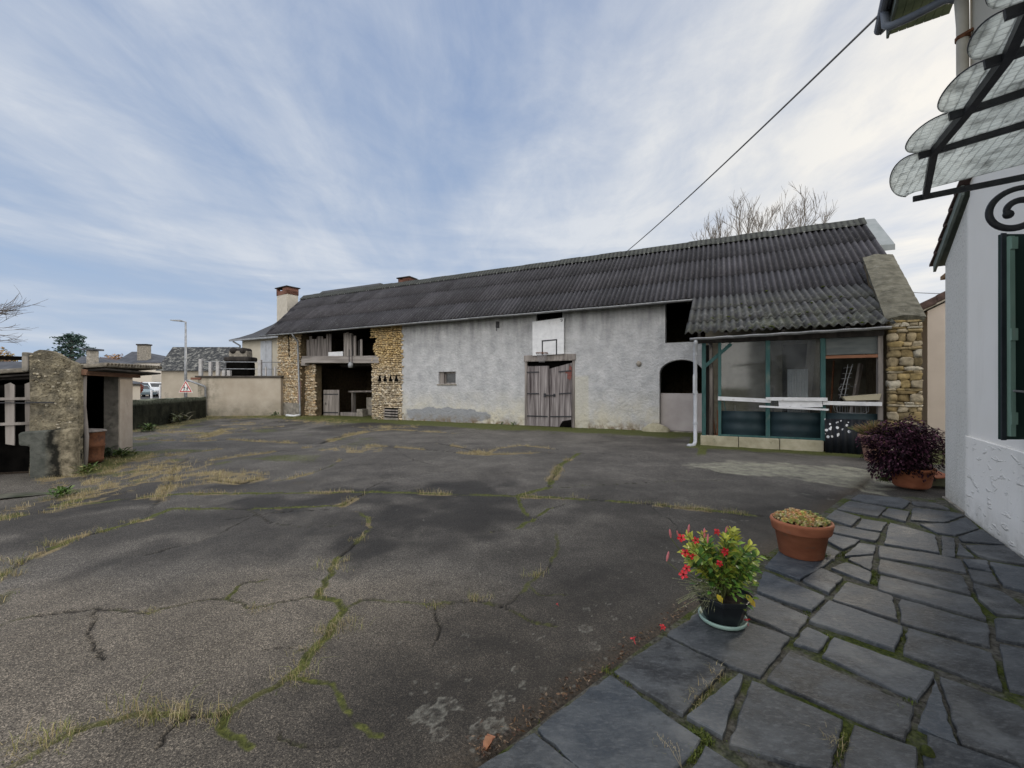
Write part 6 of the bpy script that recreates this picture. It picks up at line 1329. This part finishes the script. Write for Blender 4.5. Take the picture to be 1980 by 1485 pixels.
# heather pot behind it
ex_,ey_=gpt(1692,893); o=thing('heather_pot','tall pale terracotta pot half hidden behind the purple shrub','flower pot',(ex_,ey_,0),0)
MB().lathe([(.0,0),(.16,0),(.17,.02),(.25,.50),(.285,.51),(.285,.57),(.25,.57),(.24,.5),(.0,.5)],n=36).build('pot',M('pale_terracotta',(.30,.16,.12),(.40,.25,.20),5,bump=.15),o,smooth=True)
h_=thing('heather','spiky brown-green heather in the pot by the lean-to','plant',(ex_,ey_,.54),0); mb=MB()
for k in range(620):
    a=rg.uniform(0,6.28); sp=rg.random(); d=Vector((math.cos(a)*sp*1.5,math.sin(a)*sp*1.5,.75)).normalized(); b=Vector((math.cos(a)*sp*.18,math.sin(a)*sp*.18,0)); L=rg.uniform(.16,.36); c=rg.choice([(.16,.14,.05),(.12,.13,.04),(.23,.14,.07),(.28,.18,.09),(.08,.09,.03)])
    mb.tube([b,b+d*L*.6+Vector((0,0,.02)),b+d*L],[.005,.0055,.002],4,c,cap=False)
mb.build('sprigs',m_leaf,h_)
# wooden planter box with a tile
wx,wy=gpt(1812,938); o=thing('planter_box','low green-grey wooden planter box by the white house corner','box',(wx,wy,0),RH)
m_gw=M('green_grey_wood',(.09,.10,.06),(.17,.175,.12),6,(.2,1,1),bump=.4)
MB().box(-.25,.10,-.16,.3,0,.15).build('box_side',m_gw,o,bevel=.006); MB().box(.07,.115,-.19,-.15,0,.17).build('corner_post',m_darkwood,o)
o=thing('roof_tile','flat orange-red tile lying on the planter box','tile',(wx-.02,wy,.16),RH+.5); m2=MB(); m2.box(-.2,.16,-.12,.12,0,.02); m2.build('tile',m_terra,o,bevel=.005).rotation_euler=(.12,.12,0)
# weeds along the walls
def weed(label,c,h,n,cols,seed,group='weeds at the foot of the walls'):
    rg=random.Random(seed); o=thing('weed',label,'plant',c,0,group); mb=MB()
    for k in range(n):
        a=rg.uniform(0,6.28); el=rg.uniform(.3,1.2); d=Vector((math.cos(a)*math.cos(el),math.sin(a)*math.cos(el),math.sin(el))); b=Vector((rg.gauss(0,h*.25),rg.gauss(0,h*.25),rg.uniform(0,h*.5))); sh=rg.uniform(.7,1.3); mb.leaf(b,d,(0,0,1),h*rg.uniform(.3,.6),h*rg.uniform(.08,.2),tuple(x*sh for x in rg.choice(cols)),.2,.4)
    mb.build('leaves',m_leaf,o)
WG=[(.04,.075,.02),(.06,.10,.025),(.09,.13,.035)]
weed('leafy green weed at the wall, left of the plank door',(*Bw(-5.55,-.15),.0),.24,26,WG,1); weed('second leafy weed at the wall, further left of the plank door',(*Bw(-6.1,-.15),.0),.20,22,WG,2)
weed('bright green clump below the rough stone block',(*gpt(120,945),-.12),.22,90,[(.06,.12,.02),(.09,.16,.03),(.12,.18,.05)],3); weed('green clump at the corner of the rough wall',(*gpt(168,915),-.02),.26,70,[(.06,.11,.02),(.12,.14,.04),(.18,.17,.06)],4)
weed('green clump at the foot of the outhouse pillar',(*gpt(236,884),.0),.30,80,WG+[(.10,.16,.03)],5); weed('creeping green plant in the outhouse doorway',(*gpt(205,885),.0),.32,50,[(.03,.06,.02),(.05,.09,.03)],6)
weed('weeds along the left foot of the low mossy wall',(*gpt(285,836),.02),.40,80,WG,7); weed('tall dry stalks in front of the low mossy wall',(*gpt(345,820),.02),.75,30,[(.13,.12,.07),(.09,.10,.05)],8)
weed('weeds under the black hopper by the pebble pillar',(*gpt(530,806),.02),.35,45,WG,9); weed('grassy weeds by the large planter',(*gpt(1712,935),.02),.16,160,[(.07,.10,.03),(.11,.14,.04),(.15,.16,.06)],10)
weed('small green weeds beside the stonecrop pot foot',(*gpt(1597,1078,.03),.03),.06,40,WG,11); weed('weeds at the foot of the vented pebble pillar',(*Bw(-12.9,-.1),0),.2,30,WG,12)
o=thing('dry_stalk','two thin dry seed stalks rising from a slate joint at the bottom','plant',(*gpt(1318,1480,.03),.02)); mb=MB(); rg=random.Random(13)
for tip in ((-.09,.03,.11),(-.04,.02,.09),(.0,.05,.06)):
    tip=Vector(tip); mb.tube([(0,0,0),tip*.5+Vector((0,0,.02)),tip],.0012,3,(.30,.26,.18),cap=False)
    for j in range(16): p=tip*(.45+.55*j/16)+Vector((0,0,.02*(1-j/16))); mb.card(p+Vector((rg.gauss(0,.004),rg.gauss(0,.004),rg.gauss(0,.003))),.009,.003,(.38,.33,.24))
mb.build('stalks',m_leaf,o)
# ---------------------------------------------------------------- sky, sun, camera
SAZ,SEL=math.radians(50),math.radians(22.3)
SD=Vector((math.sin(SAZ)*math.cos(SEL),math.cos(SAZ)*math.cos(SEL),math.sin(SEL)))
w=bpy.data.worlds.new('World'); bpy.context.scene.world=w; w.use_nodes=True
t=NT.__new__(NT); t.t=w.node_tree; t.t.nodes.clear()
sky=t.n('ShaderNodeTexSky'); sky.sky_type='NISHITA'; sky.sun_disc=False; sky.sun_elevation=SEL; sky.sun_rotation=SAZ; sky.air_density=1.; sky.dust_density=1.2
dirv=t.n('ShaderNodeTexCoord').outputs['Generated']; s=t.sep(dirv)
zc=t.math('ADD',t.math('MAXIMUM',s[2],0.),.10)
cv=t.n('ShaderNodeCombineXYZ'); t.i(cv,0,t.math('DIVIDE',s[0],zc)); t.i(cv,1,t.math('DIVIDE',s[1],zc)); t.i(cv,2,0.)
pv=cv.outputs[0]
st=t.map(pv,(1.0,.36,1),rot=(0,0,math.radians(6)))
st2=t.map(pv,(1.3,.75,1),loc=(3,1,0),rot=(0,0,math.radians(-22)))
n1=t.noise(st,1.15,8,.56,.55); n2=t.noise(st2,.9,8,.58,.7); n3=t.noise(t.map(pv,(.35,.3,1)),.8,4,.5)
cl=t.math('ADD',t.math('ADD',t.math('MULTIPLY',n1,.50),t.math('MULTIPLY',n2,.32)),t.math('MULTIPLY',n3,.26))
dp=t.n('ShaderNodeVectorMath',operation='DOT_PRODUCT'); t.i(dp,0,dirv); t.i(dp,1,tuple(SD)); sund=dp.outputs['Value']
cl=t.math('ADD',cl,t.mr(sund,.2,1.,0.,.12)); n4=t.noise(t.map(pv,(1.9,1.15,1),loc=(7,2,0),rot=(0,0,math.radians(14))),1.6,9,.66,.9); cl=t.math('ADD',cl,t.math('MULTIPLY',t.math('SUBTRACT',n4,.5),.16))
hx=t.math('SQRT',t.math('ADD',t.math('MULTIPLY',s[0],s[0]),t.math('MULTIPLY',s[1],s[1])))
cvb=t.n('ShaderNodeCombineXYZ'); t.i(cvb,0,t.math('DIVIDE',s[0],hx)); t.i(cvb,1,t.math('DIVIDE',s[1],hx)); t.i(cvb,2,t.math('MULTIPLY',s[2],9.))
nb=t.noise(cvb.outputs[0],1.5,7,.55,.4); wl=t.mr(s[2],.10,.42,.75,0.)
clb=t.math('ADD',t.math('MULTIPLY',nb,1.08),.02)
mixv=t.n('ShaderNodeMix',data_type='FLOAT'); t.i(mixv,0,wl); t.i(mixv,2,cl); t.i(mixv,3,clb); cl=mixv.outputs[0]
mask=t.ramp(cl,[(.44,0.05),(.545,.46),(.66,.97)])
low=t.mr(s[2],.0,.16,1.,0.)
mask=t.math('MULTIPLY',mask,t.mr(s[2],.0,.06,.6,1.))
glow=t.math('POWER',t.math('MAXIMUM',sund,0.),7.)
ccol=t.mix(t.ramp(cl,[(.5,0.),(.75,1.)]),(.50,.575,.71),(.80,.84,.90))
ccol=t.mix(t.math('MULTIPLY',glow,.95),ccol,(1.0,.965,.89))
bgcol=t.mix(t.mr(s[2],0.,.75),(.46,.60,.80),(.165,.275,.525))
back=t.math('ADD',t.mr(s[1],.05,-.55,1.,3.5),t.mr(s[2],.70,.92,0.,1.3))
b1=t.n('ShaderNodeBackground'); t.i(b1,0,sky.outputs[0]); t.i(b1,1,.05)
b2=t.n('ShaderNodeBackground'); t.i(b2,0,t.mix(t.math('MAXIMUM',t.mr(s[1],.05,-.55,0.,.92),t.mr(s[2],.70,.92,0.,.8)),t.mix(mask,bgcol,ccol),(.66,.63,.585))); t.i(b2,1,back)
mx=t.n('ShaderNodeMixShader'); mx.inputs[0].default_value=.90
t.t.links.new(b1.outputs[0],mx.inputs[1]); t.t.links.new(b2.outputs[0],mx.inputs[2])
wo=t.n('ShaderNodeOutputWorld'); t.t.links.new(mx.outputs[0],wo.inputs[0])
sl=bpy.data.lights.new('sun','SUN'); sl.energy=1.5; sl.angle=math.radians(11); sl.color=(1.,.90,.74)
so=bpy.data.objects.new('sun',sl); C.objects.link(so); so.rotation_euler=SD.to_track_quat('Z','Y').to_euler(); so.location=(20,20,30)
cam=bpy.data.cameras.new('camera'); co=bpy.data.objects.new('camera',cam); C.objects.link(co)
co.location=(0,0,HH); co.rotation_euler=(PI/2,0,0); cam.sensor_width=36; cam.lens=F/1980*36; cam.shift_y=7.5/1980; cam.clip_end=6000; cam.clip_start=.02
sc=bpy.context.scene; sc.camera=co
sc.view_settings.view_transform='Standard'; sc.view_settings.look='None'; sc.view_settings.exposure=0
sc.render.engine='CYCLES'
